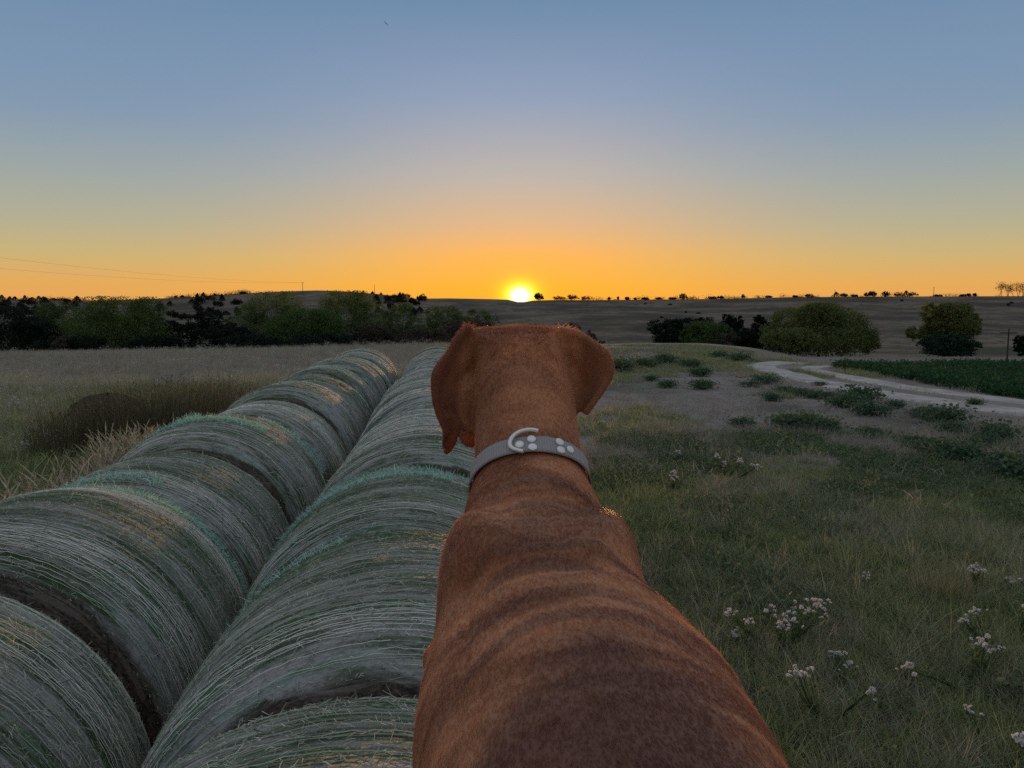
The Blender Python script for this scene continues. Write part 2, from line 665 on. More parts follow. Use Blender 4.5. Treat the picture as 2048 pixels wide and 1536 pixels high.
LF = [source('ground_leaf', *leaf_quads(rng.normal(0, 1, (60, 3)) * [.09, .09, .025] + [0, 0, .05], .035, .5), G_BROAD) for _ in range(3)]
P = wedge(3600, 2.2, 15, -.2, .85, lambda X, Y: rnear(X, Y) & (fbm(X - 9, Y, 1.6, 3) > .1))
scatter('ground_leaves', P, rng.uniform(.7, 1.5, len(P)), LF, 'low broad-leaved weeds between the grass blades on the right', 'weeds', .2)

# thatch and grass further out, right
def k2(X, Y): return rnear(X, Y) & off_rut(X, Y, .95) & ~((X > 14) & (Y < 34)) & (fbm(X, Y, .6, 4) < .45)
P = wedge(17000, 9, 50, -.06, .8, k2)
scatter('pale_thatch', P, rng.uniform(.5, 1.2, len(P)), srcs['fardry'], 'pale greyish dry grass lying flat on the right-hand field', 'dry grass', .4)
def k3(X, Y): return rnear(X, Y) & off_rut(X, Y) & (X < 14.5) & ((fbm(X, Y, .5, 4) > .38) | ((Y > 28) & (Y < 55) & (fbm(X + 5, Y, .3, 3) > -.15)))
P = wedge(7500, 10, 52, -.06, .7, k3)
scatter('green_grass_patches', P, rng.uniform(.6, 1.4, len(P)), srcs['far'], 'green grass patches scattered through the pale field on the right', 'grass', .3)

# crop to the right of the track
CR = [source('crop_plant', *leaf_quads(rng.normal(0, 1, (46, 3)) * [.13, .13, .07] + [0, 0, .14], .10), CROP) for _ in range(3)]
P = wedge(5200, 13, 34.2, .2, 1.0, lambda X, Y: (X > 14.0 + .4 * fbm(X, Y, 1.5, 2)) & off_rut(X, Y, 1.1))
scatter('green_crop', P, rng.uniform(.6, 1.2, len(P)), CR, 'low dark green crop beyond the dirt track', 'crop', .2)


# left field
def k4(X, Y): return (lat(X, Y) < -2.9) | ((Y > 19.2) & (lat(X, Y) < 1.5))
P = wedge(18000, 16, 56, -.85, .06, lambda X, Y: k4(X, Y))
scatter('tan_stubble', P, rng.uniform(.5, 1.1, len(P)), srcs['fardry'] + srcs['fardry2'], 'greyish tan stubble covering the field left of the bales', 'stubble', .3)
P = wedge(5000, 8, 24, -.85, .0, lambda X, Y: k4(X, Y) & (fbm(X, Y, .5, 3) > -.6))
scatter('green_weeds', P, rng.uniform(.9, 2.2, len(P)), srcs['far'] + srcs['green'][:2], 'rough green weeds between the stubble and the left row of bales', 'weeds', .3)
def k5(X, Y): return k4(X, Y) & (Y > 12.5) & (Y < 28) & ((X / Y < -.47) | (X / Y > -.42)) & (fbm(X, Y, .6, 3) > -.3)
P = wedge(3600, 12, 28, -.85, -.1, k5)
scatter('golden_grass', P, rng.uniform(.5, 1.0, len(P)), srcs['gold'], 'yellowish dry grass strip across the left field', 'grass', .25)


# ------------------------------------------------------------------ foxtail with golden seed heads beside the left row
def foxtail(n):
    parts = []
    for _ in range(n):
        a = rng.uniform(0, 6.28)
        h = rng.uniform(.75, 1.2)
        ln = rng.uniform(.05, .35)
        b = np.array([rng.normal(0, .13), rng.normal(0, .13), 0])
        q = np.linspace(0, 1, 8)
        pts = [b + np.array([math.cos(a) * ln * s ** 2, math.sin(a) * ln * s ** 2, h * (s - .1 * ln * s * s)]) for s in q]
        parts.append(tube(pts[:6], [.0018] * 6, 3))
        head = [pts[5] + (pts[7] - pts[5]) * s + np.array([math.cos(a), math.sin(a), -.7]) * .055 * s * s for s in np.linspace(0, 1, 6)]
        v, f, s_ = tube(head, [.002, .0055, .0070, .0065, .0045, .001], 6)
        v = v + rng.normal(0, .0022, v.shape)
        parts.append((v, f, s_ + rng.uniform(.3, 1)))
    parts.append(blades(22, .5, .16, .0035, .9))
    return join(parts)


FX = [source('foxtail', *foxtail(7), G_GOLD) for _ in range(4)]
P = wedge(1000, 5.0, 10.5, -1.0, -.25, lambda X, Y: (lat(X, Y) < -2.8) & (lat(X, Y) > -4.4 + .4 * fbm(X, Y, 1, 2)))
scatter('foxtail_grass', P, rng.uniform(.65, .95, len(P)), FX, 'golden foxtail grass with bushy seed heads along the left row of bales', 'tall grass', .15)

# ------------------------------------------------------------------ hay bales
def hay_material():
    m, t = material('net_wrapped_hay')
    uv = t.n('ShaderNodeAttribute', out=1, attribute_name='cyl')    # (angle, v, end)
    s = t.nt.nodes.new('ShaderNodeSeparateXYZ')
    t.put(s.inputs[0], uv)
    U, V, _e = s.outputs
    rnd = t.n('ShaderNodeObjectInfo', out=5)
    ro = t.m('MULTIPLY', rnd, 37.0)

    def vec(a, b):
        cmb = t.nt.nodes.new('ShaderNodeCombineXYZ')
        t.put(cmb.inputs[0], t.m('MULTIPLY', U, a)); t.put(cmb.inputs[1], t.m('MULTIPLY', V, b)); t.put(cmb.inputs[2], ro)
        return cmb.outputs[0]
    broad = t.noise(vec(1.3, 4.5), 1.0, 6, 0.65, 0.4)
    broad2 = t.noise(vec(2.0, 9.0), 1.0, 5, 0.6, 0.6)
    line = t.noise(vec(3.0, 55.0), 1.0, 5, 0.65, 0.25)
    fine = t.noise(vec(40.0, 110.0), 1.0, 4, 0.7, 0.6)
    speck = t.noise(vec(120.0, 160.0), 1.0, 3, 0.7)
    c = t.mix(t.sst(broad, .40, .58), (.045, .075, .025), (.36, .33, .30))
    c = t.mix(t.sst(broad2, .52, .62), c, (.06, .15, .05))
    c = t.mix(t.m('MULTIPLY', t.sst(line, .46, .62), .55), c, t.mix(broad2, (.42, .44, .38), (.50, .46, .44)))
    c = t.mix(t.m('MULTIPLY', t.sst(fine, .50, .66), .60), c, (.055, .060, .055))
    c = t.mix(t.m('MULTIPLY', t.sst(speck, .60, .70), .7), c, (.58, .56, .48))
    av = t.m('MAXIMUM', t.m('MULTIPLY', V, t.m('SUBTRACT', -1.0, t.m('MULTIPLY', rnd, .09))), V)
    edge = t.m('ADD', av, t.m('MULTIPLY', t.m('SUBTRACT', broad2, .5), .18))
    hay = t.mix(t.sst(fine, .35, .65), (.030, .024, .018), (.13, .098, .072))
    hay = t.mix(t.m('MULTIPLY', t.sst(line, .5, .6), .4), hay, (.30, .24, .19))
    c = t.mix(t.sst(edge, .945, .985), c, hay)
    # pale hem of the net
    hem = t.m('MULTIPLY', t.sst(edge, .84, .88), t.m('SUBTRACT', 1.0, t.sst(edge, .92, .95)))
    c = t.mix(t.m('MULTIPLY', hem, t.m('MULTIPLY', t.sst(broad, .45, .6), .5)), c, (.34, .42, .36))
    hgt = t.m('ADD', t.m('MULTIPLY', fine, .7), t.m('ADD', line, t.m('MULTIPLY', broad2, 1.5)))
    finish(t, c, 0.8, bump=hgt, bstr=0.45, bdist=0.02, spec=0.2)
    return m


HAY = hay_material()
NET = leaf_mat('net_strand', (.07, .12, .04), (.90, .86, .72), trans=.1)
MINT = leaf_mat('net_fray', (.22, .50, .33), (.62, .78, .68), trans=.2)
STRAW = leaf_mat('loose_straw', (.10, .12, .07), (.55, .52, .38), trans=.1)


def lump(th, v, seed):
    return (.006 * fbm(np.cos(th) * 1.5 + seed, np.sin(th) * 1.5 + v * 1.8, 2.0, 4)
            + .007 * fbm(v * 6 + seed, np.cos(th + seed) * .4, 2.2, 3))


def bale_r(th, v, Rb, L, seed, p):
    """radius at angle th, v in -1..1"""
    sh = (1 - np.minimum(np.abs(v), .9999) ** p) ** (1 / 3.0)
    return Rb * (.70 + .30 * sh - .022 * v * v) + lump(th, v, seed) * np.clip(sh * 2, 0, 1)


def bale_body(Rb, L, seed, p, nu=96, nv=48):
    th = np.linspace(0, 2 * math.pi, nu, endpoint=False)
    v = np.sin(np.linspace(-math.pi / 2, math.pi / 2, nv)) * .999
    TH, VV = np.meshgrid(th, v)
    r = bale_r(TH, VV, Rb, L, seed, p)
    y = VV * L / 2
    V = np.stack([r * np.sin(TH), y, r * np.cos(TH)], -1)
    A = np.stack([((TH + math.pi) % (2 * math.pi)) / (2 * math.pi) * 6, VV, 0 * VV], -1)
    rings, att = [V], [A]
    pre, prea, post, posta = [], [], [], []
    for k, q in enumerate((.75, .5, .25, .05)):
        for sgn, lst, la in ((-1, pre, prea), (1, post, posta)):
            e = V[0] if sgn < 0 else V[-1]
            dome = .03 * (1 - q) * sgn + .012 * fbm(e[:, 0] * 9 * q + seed, e[:, 2] * 9 * q, 1, 3)
            lst.append(np.stack([e[:, 0] * q, e[:, 1] + dome, e[:, 2] * q], -1))
            la.append(np.stack([((th + math.pi) % (2 * math.pi)) / (2 * math.pi) * 6, 0 * th + sgn * (1.0 + (1 - q)), 0 * th], -1))
    allr = np.concatenate([np.array(pre[::-1]), V, np.array(post)])
    alla = np.concatenate([np.array(prea[::-1]), A, np.array(posta)])
    nr = len(allr)
    i = np.arange(nr - 1)[:, None] * nu + np.arange(nu)[None, :]
    j = np.arange(nr - 1)[:, None] * nu + (np.arange(nu)[None, :] + 1) % nu
    Fc = np.stack([i, i + nu, j + nu, j], -1).reshape(-1, 4)
    return allr.reshape(-1, 3), Fc, alla.reshape(-1, 3)


def strands(Rb, L, seed, p, n, seg, wd, lift=.004, v0=-.90, v1=.91, full=True):
    parts = []
    for i in range(n):
        v = v0 + (v1 - v0) * (i + rng.uniform(-.25, .25)) / n
        if rng.uniform() < .12: continue
        a0 = rng.uniform(0, 6.28)
        a1 = a0 + (rng.uniform(2.5, 6.2) if full else rng.uniform(.4, 2))
        th = np.linspace(a0, a1, seg)
        vv = v + .004 * fbm(th * 3 + v * 3, 0 * th + seed, 1.4, 3) + .012 * np.sin(th * 1.1 + v * 2.5 + seed)
        vv += rng.normal(0, .0009, seg)
        vv = np.clip(vv, -.97, .97)
        r = bale_r(th, vv, Rb, L, seed, p) + lift + rng.normal(0, .0018, seg)
        hw = wd * rng.uniform(.5, 1.2) / L
        for sgn, st_ in ((0, 0),):
            A = np.stack([r * np.sin(th), (vv - hw) * L / 2, r * np.cos(th)], -1)
            B = np.stack([(r + wd * .35) * np.sin(th), vv * L / 2, (r + wd * .35) * np.cos(th)], -1)
            D = np.stack([r * np.sin(th), (vv + hw) * L / 2, r * np.cos(th)], -1)
            V = np.stack([A, B, D], 1).reshape(-1, 3)
            k = np.arange(seg - 1)[:, None] * 3 + np.arange(2)[None, :]
            Fc = np.stack([k, k + 1, k + 4, k + 3], -1).reshape(-1, 4)
            parts.append((V, Fc, np.clip(np.full(len(V), rng.uniform(0, 1) * .6 + .22 + .8 * float(fbm(v * 5 + seed, seed, 1, 2))) + .35 * np.repeat(fbm(th * 2, vv * 6 + seed, 1, 2), 3), 0, 1)))
    return join(parts)


def bits(Rb, L, seed, p, n, ln, wd, ang=.5, v0=-.95, v1=.95, a0=0, a1=6.283, lift=.005, rise=.25):
    """short straws and broken net threads lying on the bale"""
    th = rng.uniform(a0, a1, n)
    v = rng.uniform(v0, v1, n)
    r = bale_r(th, v, Rb, L, seed, p) + lift * rng.uniform(.3, 1.5, n)
    Pn = np.stack([np.sin(th), 0 * th, np.cos(th)], -1)
    Tn = np.stack([np.cos(th), 0 * th, -np.sin(th)], -1)
    Y = np.array([0, 1.0, 0])
    c = Pn * r[:, None] + Y * (v * L / 2)[:, None]
    q = rng.normal(0, ang, n)
    d = Tn * np.cos(q)[:, None] + Y * np.sin(q)[:, None] + Pn * rng.normal(0, rise, n)[:, None]
    s = np.cross(d, Pn + rng.normal(0, .3, (n, 3)))
    s /= np.linalg.norm(s, axis=1)[:, None]
    l = (ln * rng.uniform(.4, 1.5, n))[:, None] / 2
    w_ = (wd * rng.uniform(.5, 1.3, n))[:, None] / 2
    bend = Pn * (ln * .12 * rng.normal(0, 1, n))[:, None]
    V = np.stack([c - d * l - s * w_ * .6, c - d * l + s * w_ * .6, c + bend + s * w_, c + bend - s * w_,
                  c + d * l + s * w_ * .5, c + d * l - s * w_ * .5], 1).reshape(-1, 3)
    b = np.arange(n)[:, None] * 6
    Fc = np.concatenate([b + [0, 1, 2, 3], b + [3, 2, 4, 5]])
    return V, Fc, np.repeat(rng.uniform(0, 1, n), 6)


ORD = ['first', 'second', 'third', 'fourth', 'fifth', 'sixth', 'seventh', 'eighth', 'ninth', 'tenth', 'eleventh', 'twelfth', 'thirteenth', 'fourteenth']
RB = .80


def place_bale(name_row, i, s0, s1, latc, Rb, near, label, fray=None):
    L = s1 - s0 - .06
    seed = i * 3.7 + (0 if name_row == 'left' else 55)
    p = [3.6, 4.6, 5.5, 4.2, 5][i % 5]
    mid = (s0 + s1) / 2
    XY = RD * mid + RL * latc
    root = empty('hay_bale', (XY[0], XY[1], 0), label=label, cat='hay bale', group='round hay bales in two rows')
    root.rotation_euler = (0, 0, ROWYAW + R(rng.normal(0, .9)))
    up = Rb - .01
    nu, nv = (200, 90) if near == 2 else (110, 48) if near == 1 else (64, 28)
    V, Fc, A = bale_body(Rb, L, seed, p, nu, nv)
    b = mesh('hay_body', V, Fc, HAY, root, attrs={'cyl': A})
    b.location.z = up
    if near == 2:
        S = strands(Rb, L, seed, p, 135, 110, .0030, .005)
        B = bits(Rb, L, seed, p, 11000, .020, .0018, .8, a0=-1.9, a1=1.9)
        B2 = bits(Rb, L, seed, p, 4500, .05, .0022, .9, a0=-1.9, a1=1.9, rise=.35)
    elif near == 1:
        S = strands(Rb, L, seed, p, 90, 60, .0036, .005)
        B = bits(Rb, L, seed, p, 4500, .028, .0026, .7, a0=-1.9, a1=1.9)
        B2 = bits(Rb, L, seed, p, 2500, .06, .004, .8, a0=-1.9, a1=1.9, rise=.3)
    else:
        S = strands(Rb, L, seed, p, 40, 36, .0050, .005)
        B = bits(Rb, L, seed, p, 600, .08, .006, .35, a0=-1.9, a1=1.9)
        B2 = bits(Rb, L, seed, p, 500, .1, .008, .8, a0=-1.9, a1=1.9, rise=.3)
    for nm, (V, Fc, sh), mt in (('net_wrap', S, NET), ('net_threads', B, NET), ('loose_straw', B2, STRAW)):
        o = mesh(nm, V, Fc, mt, root, smooth=False, attrs={'shade': sh}, kind='stuff')
        o.location.z = up
    if fray:
        for (a0, a1, v0, v1, n, ln, wd) in fray:
            V, Fc, sh = bits(Rb, L, seed, p, n, ln, wd, 1.2, v0=v0, v1=v1, a0=a0, a1=a1, lift=.014, rise=.7)
            o = mesh('net_fray', V, Fc, MINT, root, smooth=False, attrs={'shade': sh}, kind='stuff',
                     label='torn mint green edge of the net wrap')
            o.location.z = up
    return root


left_seams = [-1.3, .05, 1.42, 2.78, 4.02, 5.33, 6.72, 8.08, 9.45, 10.75, 12.1, 13.5, 14.9, 16.3, 17.6]
right_seams = [-.85, .52, 1.88, 3.25, 4.5, 5.9, 7.3, 8.7, 10.1, 11.5, 12.9, 14.3, 15.7, 17.1, 18.5]
jl = np.clip(rng.normal(0, .035, 20), -.06, .05)
jl[3] = jl[2] = 0
for i in range(1, len(left_seams) - 1):
    s0, s1 = left_seams[i], left_seams[i + 1]
    gap = .38 if i == 9 else 0
    fr = None
    if i == 3: fr = [(-.1, 1.75, .80, .93, 5200, .035, .003), (-.8, -.1, .82, .92, 900, .03, .003)]
    if i == 5: fr = [(-.75, .5, -.20, .10, 2600, .04, .004), (-.45, -.25, .3, .62, 900, .05, .005), (.3, 1.2, .60, .80, 1200, .04, .004)]
    if i == 4: fr = [(-.5, .3, -.7, -.5, 500, .04, .004)]
    lab = {1: 'round hay bale in the bottom left corner, nearest of the left row',
           2: 'hay bale with taut white net strands just behind the bottom left corner bale',
           3: 'big left-row hay bale with a torn mint green net edge on its far side',
           4: 'grey weathered hay bale just beyond the mint-edged bale in the left row',
           5: 'hay bale in the left row with a frothy mint green tuft on its crown'}.get(
        i, f'{ORD[i - 1]} round net-wrapped hay bale from the camera in the left row')
    if i == 1: lab = 'round hay bale of the left row, cut off by the bottom left corner'
    place_bale('left', i, s0 + gap, s1 + (0 if i != 8 else -.15), -1.77 + jl[i], RB + [0, .0, .0, .015, -.02, .01, -.015, .02, .0, .01, .03, -.01, .0, .01, 0][i], 2 if i < 4 else 1 if i < 7 else 0, lab, fr)
jr = np.clip(rng.normal(0, .03, 20), -.05, .05)
for i in range(0, len(right_seams) - 1):
    s0, s1 = right_seams[i], right_seams[i + 1]
    fr = None
    if i == 3: fr = [(-1.6, .3, .25, .42, 2600, .035, .003), (-1.5, .8, .62, .80, 3200, .035, .003)]
    if i == 2: fr = [(-1.2, -.3, .55, .75, 500, .03, .003)]
    lab = {0: 'round hay bale under the rear of the dog in the right row',
           1: 'round hay bale with straw sticking through its net, bottom left of the dog',
           2: 'grey and olive round hay bale of the right row directly left of the dog\'s body',
           3: 'round hay bale with bright mint and white net bands left of the dog\'s collar'}.get(
        i, f'{ORD[i]} round net-wrapped hay bale from the camera in the right row')
    place_bale('right', i, s0, s1, -.17 + jr[i], RB + [0, 0, .0, -.01, .02, -.01, .015, 0, .01, -.015, .01, 0, .01, .0, 0][i], 2 if i < 4 else 1 if i < 6 else 0, lab, fr)

# ------------------------------------------------------------------ trees
BARK = plain('bark', (.06, .05, .042), .9, var=.3, scale=8)
T_OLIVE = leaf_mat('leaves_olive', (.045, .080, .022), (.15, .20, .058), (.10, .13, .045), rnd=.4)
T_GREEN = leaf_mat('leaves_green', (.04, .08, .022), (.13, .20, .06), (.11, .15, .05))
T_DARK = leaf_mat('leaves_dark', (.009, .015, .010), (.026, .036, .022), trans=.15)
T_BROWN = leaf_mat('leaves_brown', (.06, .045, .032), (.13, .10, .075), trans=.2)
T_YELL = leaf_mat('leaves_yellow', (.07, .10, .03), (.24, .25, .08), (.12, .15, .05))
T_BLUE = leaf_mat('leaves_bluegreen', (.02, .045, .03), (.06, .10, .06), (.05, .09, .04))


def crown_pts(n, lobes, clump=26, cs=.22):
    """leaf positions spread in clumps over the shells of several lobes"""
    w_ = np.array([l[3] * l[4] + l[4] * l[5] + l[3] * l[5] for l in lobes]); w_ /= w_.sum()
    nc = max(8, n // clump)
    li = rng.choice(len(lobes), nc, p=w_)
    Lb = np.array(lobes)[li]
    u = rand_unit(nc)
    r = rng.uniform(.45, 1.0, nc) ** .5
    c = Lb[:, :3] + u * Lb[:, 3:6] * r[:, None]
    ci = rng.integers(0, nc, n)
    sz = (Lb[:, 3:6].mean(1) * cs)[ci]
    return c[ci] + np.clip(rng.normal(0, 1, (n, 3)), -1.5, 1.5) * sz[:, None] * .55


BIG = 'broadleaf trees along the foot of the hill'


def make_tree(name, base, H, Wd, mat, n, label, cat='tree', lobes=None, leaf=.20, group=None, trunk=True, D=None, seedv=0, nl=9, low=.12, aspect=.7):
    D = D or Wd
    root = empty(name, base, label=label, cat=cat, group=group)
    if lobes is None and group == BIG:
        lobes = [(x_ + rng.normal(0, .04), y_, z_ + rng.normal(0, .04), r1 * rng.uniform(.9, 1.1), r2 * rng.uniform(.9, 1.1)) for x_, y_, z_, r1, r2 in
                 ((-.30, 0, .48, .20, .30), (0, 0, .60, .28, .34), (.30, 0, .50, .20, .32), (0, 0, .28, .46, .26), (-.14, -.12, .68, .17, .22), (.15, .1, .70, .17, .22), (-.2, -.2, .35, .2, .2), (.22, -.22, .4, .18, .2))]
    if lobes is None:
        lobes = []
        for k in range(nl):
            a = rng.uniform(0, 6.28)
            q = rng.uniform(0, 1)
            h = low + (1 - low) * (.3 + .55 * q)
            rr = (1 - abs(q - .45) * .9) * .5
            lobes.append((math.cos(a) * Wd * rr * .62, math.sin(a) * D * rr * .62, h * H, Wd * rng.uniform(.17, .26), D * rng.uniform(.17, .26), H * rng.uniform(.13, .2)))
        lobes.append((0, 0, .55 * H, Wd * .36, D * .36, H * .38))
        lobes.append((0, 0, .30 * H, Wd * .38, D * .38, H * .25))
    else:
        lobes = [(a * Wd, b * D, c_ * H, r1 * Wd, r1 * D, r2 * H) for a, b, c_, r1, r2 in lobes]
    P = crown_pts(int(n * 3.4), lobes, 40, .26)
    P[:, 2] = P[:, 2] * (H / np.percentile(P[:, 2], 99.3))
    P[:, 0] = P[:, 0] * (Wd / (np.percentile(P[:, 0], 99) - np.percentile(P[:, 0], 1)))
    P = P[(P[:, 2] > .02 * H) & (P[:, 2] < 1.015 * H)]
    V, Fc, sh = leaf_quads(P, leaf, aspect)
    mesh('crown', V, Fc, mat, root, smooth=False, attrs={'shade': sh})
    if trunk:
        tr = max(.05, H * .03)
        parts = [tube([(0, 0, -.3), (.02 * H, 0, .2 * H), (0, .02 * H, .45 * H)], [tr, tr * .75, tr * .45], 7)]
        for l in lobes[:6]:
            parts.append(tube([(0, 0, .15 * H), (l[0] * .5, l[1] * .5, .15 * H + (l[2] - .15 * H) * .6), l[:3]], [tr * .5, tr * .35, tr * .12], 5))
        V, Fc, sh = join(parts)
        mesh('trunk', V, Fc, BARK, root)
    return root


def tree_px(name, px, ytop, wpx, Y, mat, n, label, **k):
    top = at(px, ytop, Y)
    zb = float(TZ(top[0], Y))
    return make_tree(name, (top[0], Y, zb), (top[2] - zb) / 1.02, wpx * Y / F, mat, n, label, **k)


tree_px('tree', 112, 603, 100, 112, T_OLIVE, 5200, 'green tree with a small pale shrub before its foot, left of the broad tree', group=BIG)
tree_px('tree', 238, 592, 185, 106, T_OLIVE, 11000, 'broad olive green tree, largest in the left third of the tree line', group=BIG, nl=16, low=.02)
tree_px('tree', 548, 581, 150, 118, T_OLIVE, 8000, 'tall dark green tree behind the low rounded tree left of centre', group=BIG, nl=14)
tree_px('round_tree', 603, 616, 160, 104, T_GREEN, 9000, 'low rounded bright green tree in front of two taller trees', group=BIG, nl=12, low=.02, D=8,
        lobes=[(0.05, 0, .55, .36, .40), (-.22, .05, .42, .26, .36), (.25, 0, .55, .24, .40), (0, 0, .25, .45, .22), (.1, -.1, .66, .2, .3), (-.35, 0, .3, .15, .25)])
tree_px('tree', 692, 580, 150, 116, T_OLIVE, 8500, 'tall dark green tree on the right of the low rounded tree, touching the hill crest', group=BIG, nl=14)
tree_px('tree', 800, 604, 90, 124, T_OLIVE, 4500, 'faded olive tree halfway between the tall dark tree and the dog\'s left ear', group=BIG, nl=9)
tree_px('tree', 885, 610, 105, 128, T_OLIVE, 4800, 'dull olive tree above the far end of the right row of bales', group=BIG, nl=9)
tree_px('tree', 955, 618, 90, 135, T_OLIVE, 3000, 'dim olive tree half hidden behind the top of the dog\'s head', group=BIG, nl=8)
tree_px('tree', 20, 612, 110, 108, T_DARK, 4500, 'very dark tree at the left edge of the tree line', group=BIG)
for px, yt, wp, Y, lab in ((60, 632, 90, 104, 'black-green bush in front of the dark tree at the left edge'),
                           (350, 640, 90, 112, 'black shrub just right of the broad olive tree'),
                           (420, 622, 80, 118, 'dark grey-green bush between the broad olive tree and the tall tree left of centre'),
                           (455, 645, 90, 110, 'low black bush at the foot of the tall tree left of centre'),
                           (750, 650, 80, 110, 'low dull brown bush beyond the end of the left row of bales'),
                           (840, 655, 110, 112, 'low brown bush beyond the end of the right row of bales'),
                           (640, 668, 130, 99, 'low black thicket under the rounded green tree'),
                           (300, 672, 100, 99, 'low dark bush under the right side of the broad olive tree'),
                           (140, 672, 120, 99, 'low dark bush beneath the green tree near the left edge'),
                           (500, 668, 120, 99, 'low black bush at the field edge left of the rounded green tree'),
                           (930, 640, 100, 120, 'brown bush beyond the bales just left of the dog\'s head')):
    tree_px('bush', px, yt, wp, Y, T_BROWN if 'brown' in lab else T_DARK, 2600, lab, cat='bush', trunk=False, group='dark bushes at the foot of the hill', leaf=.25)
tree_px('shrub', 118, 671, 28, 92, T_BROWN, 500, 'small pale round shrub at the field edge below the green tree near the left edge', cat='shrub', leaf=.14)

# right-hand trees
tree_px('spreading_tree', 1640, 604, 215, 88, T_YELL, 12500, 'wide many-stemmed green tree right of the dark junipers', group='leafy trees at the foot of the right hill', nl=14,
        lobes=[(0, 0, .68, .22, .26), (-.22, 0, .6, .2, .25), (.2, 0, .55, .22, .25), (.35, 0, .35, .16, .25), (-.38, 0, .35, .14, .25), (0, 0, .3, .4, .25), (.12, .1, .75, .16, .2), (-.08, -.1, .8, .12, .17), (.42, 0, .25, .1, .2)])
tree_px('small_tree', 1582, 655, 100, 80, T_YELL, 3800, 'small light green tree with a visible trunk in front of the widest right-hand tree', group='leafy trees at the foot of the right hill', lobes=[(0, 0, .65, .32, .3), (-.2, 0, .5, .25, .28), (.22, 0, .5, .25, .28), (0, 0, .35, .35, .2)])
tree_px('tree', 1893, 604, 135, 86, T_YELL, 8500, 'tall yellow-green tree standing alone on the right', group='leafy trees at the foot of the right hill',
        lobes=[(.08, 0, .80, .26, .14), (-.22, 0, .76, .13, .16), (.12, 0, .55, .34, .2), (-.42, 0, .42, .13, .12), (-.02, 0, .3, .24, .2), (.36, 0, .62, .14, .13), (.05, 0, .12, .16, .12), (-.15, 0, .55, .16, .16), (.42, 0, .45, .1, .1)])
tree_px('bush', 1900, 668, 95, 84, T_BLUE, 4200, 'dark blue-green bush at the foot of the tall tree standing alone on the right', cat='bush', trunk=False)
JP = 'dark junipers left of the widest tree'
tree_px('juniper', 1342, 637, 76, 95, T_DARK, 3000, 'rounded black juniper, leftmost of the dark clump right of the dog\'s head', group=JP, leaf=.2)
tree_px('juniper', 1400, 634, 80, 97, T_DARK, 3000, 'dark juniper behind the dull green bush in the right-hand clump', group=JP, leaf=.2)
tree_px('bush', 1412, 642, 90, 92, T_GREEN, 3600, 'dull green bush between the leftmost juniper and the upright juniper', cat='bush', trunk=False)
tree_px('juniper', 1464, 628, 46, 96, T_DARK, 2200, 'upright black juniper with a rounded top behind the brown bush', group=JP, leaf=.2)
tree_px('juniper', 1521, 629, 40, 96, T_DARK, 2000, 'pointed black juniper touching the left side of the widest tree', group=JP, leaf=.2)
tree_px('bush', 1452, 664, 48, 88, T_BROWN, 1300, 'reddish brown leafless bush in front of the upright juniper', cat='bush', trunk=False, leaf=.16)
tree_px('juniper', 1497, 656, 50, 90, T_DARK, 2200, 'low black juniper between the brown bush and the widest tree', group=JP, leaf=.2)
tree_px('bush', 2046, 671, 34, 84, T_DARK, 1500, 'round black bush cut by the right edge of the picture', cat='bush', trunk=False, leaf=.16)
tree_px('bush', 1150, 645, 40, 110, T_BROWN, 700, 'brown bush just above the dog\'s right ear', cat='bush', trunk=False)
tree_px('bush', 1183, 660, 46, 105, T_BROWN, 700, 'low greyish brown bush right of the dog\'s head', cat='bush', trunk=False)

# trees and junipers along the skyline and on the slopes


def conif(Hh, Wd, n=700):
    z = rng.uniform(0, 1, n) ** .8
    a = rng.uniform(0, 6.28, n)
    rr = Wd / 2 * (1 - z) ** .7 * np.sqrt(rng.uniform(.2, 1, n)) * (1 + .3 * np.sin(3 * a + 5 * z))
    P = np.stack([rr * np.cos(a), rr * np.sin(a), z * Hh], -1)
    return leaf_quads(P, max(.35, Hh * .14), .7)


def skytree(px, w_, h, label, group, conical=False, mat=None, Y=RIDGE - 1.5, py=None, name='skyline_tree', cat='tree'):
    if py is not None:
        b = hit(px, py)
    else:
        b = at(px, float(np.interp(px, SKYX, SKYY)), Y)
    Hh, Wd = 0.9 * h * b[1] / F, 1.0 * w_ * b[1] / F
    z = float(TZ(b[0], b[1]))
    if conical:
        V, Fc, sh = conif(Hh, Wd)
    else:
        P = crown_pts(1100, [(0, 0, .6 * Hh, Wd * .42, Wd * .42, Hh * .36), (Wd * .1, 0, .35 * Hh, Wd * .45, Wd * .4, Hh * .3), (-Wd * .15, 0, .45 * Hh, Wd * .3, Wd * .3, Hh * .3)], 12, .25)
        V, Fc, sh = leaf_quads(P, max(.35, Hh * .13), .7)
    r = empty(name, (b[0], b[1], z), label=label, cat=cat, group=group)
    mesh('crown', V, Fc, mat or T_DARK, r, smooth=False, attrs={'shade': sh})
    V, Fc, _ = tube([(0, 0, -.5), (0, 0, Hh * .6)], [Hh * .04 + .05, Hh * .02], 5)
    mesh('trunk', V, Fc, BARK, r)
    return r


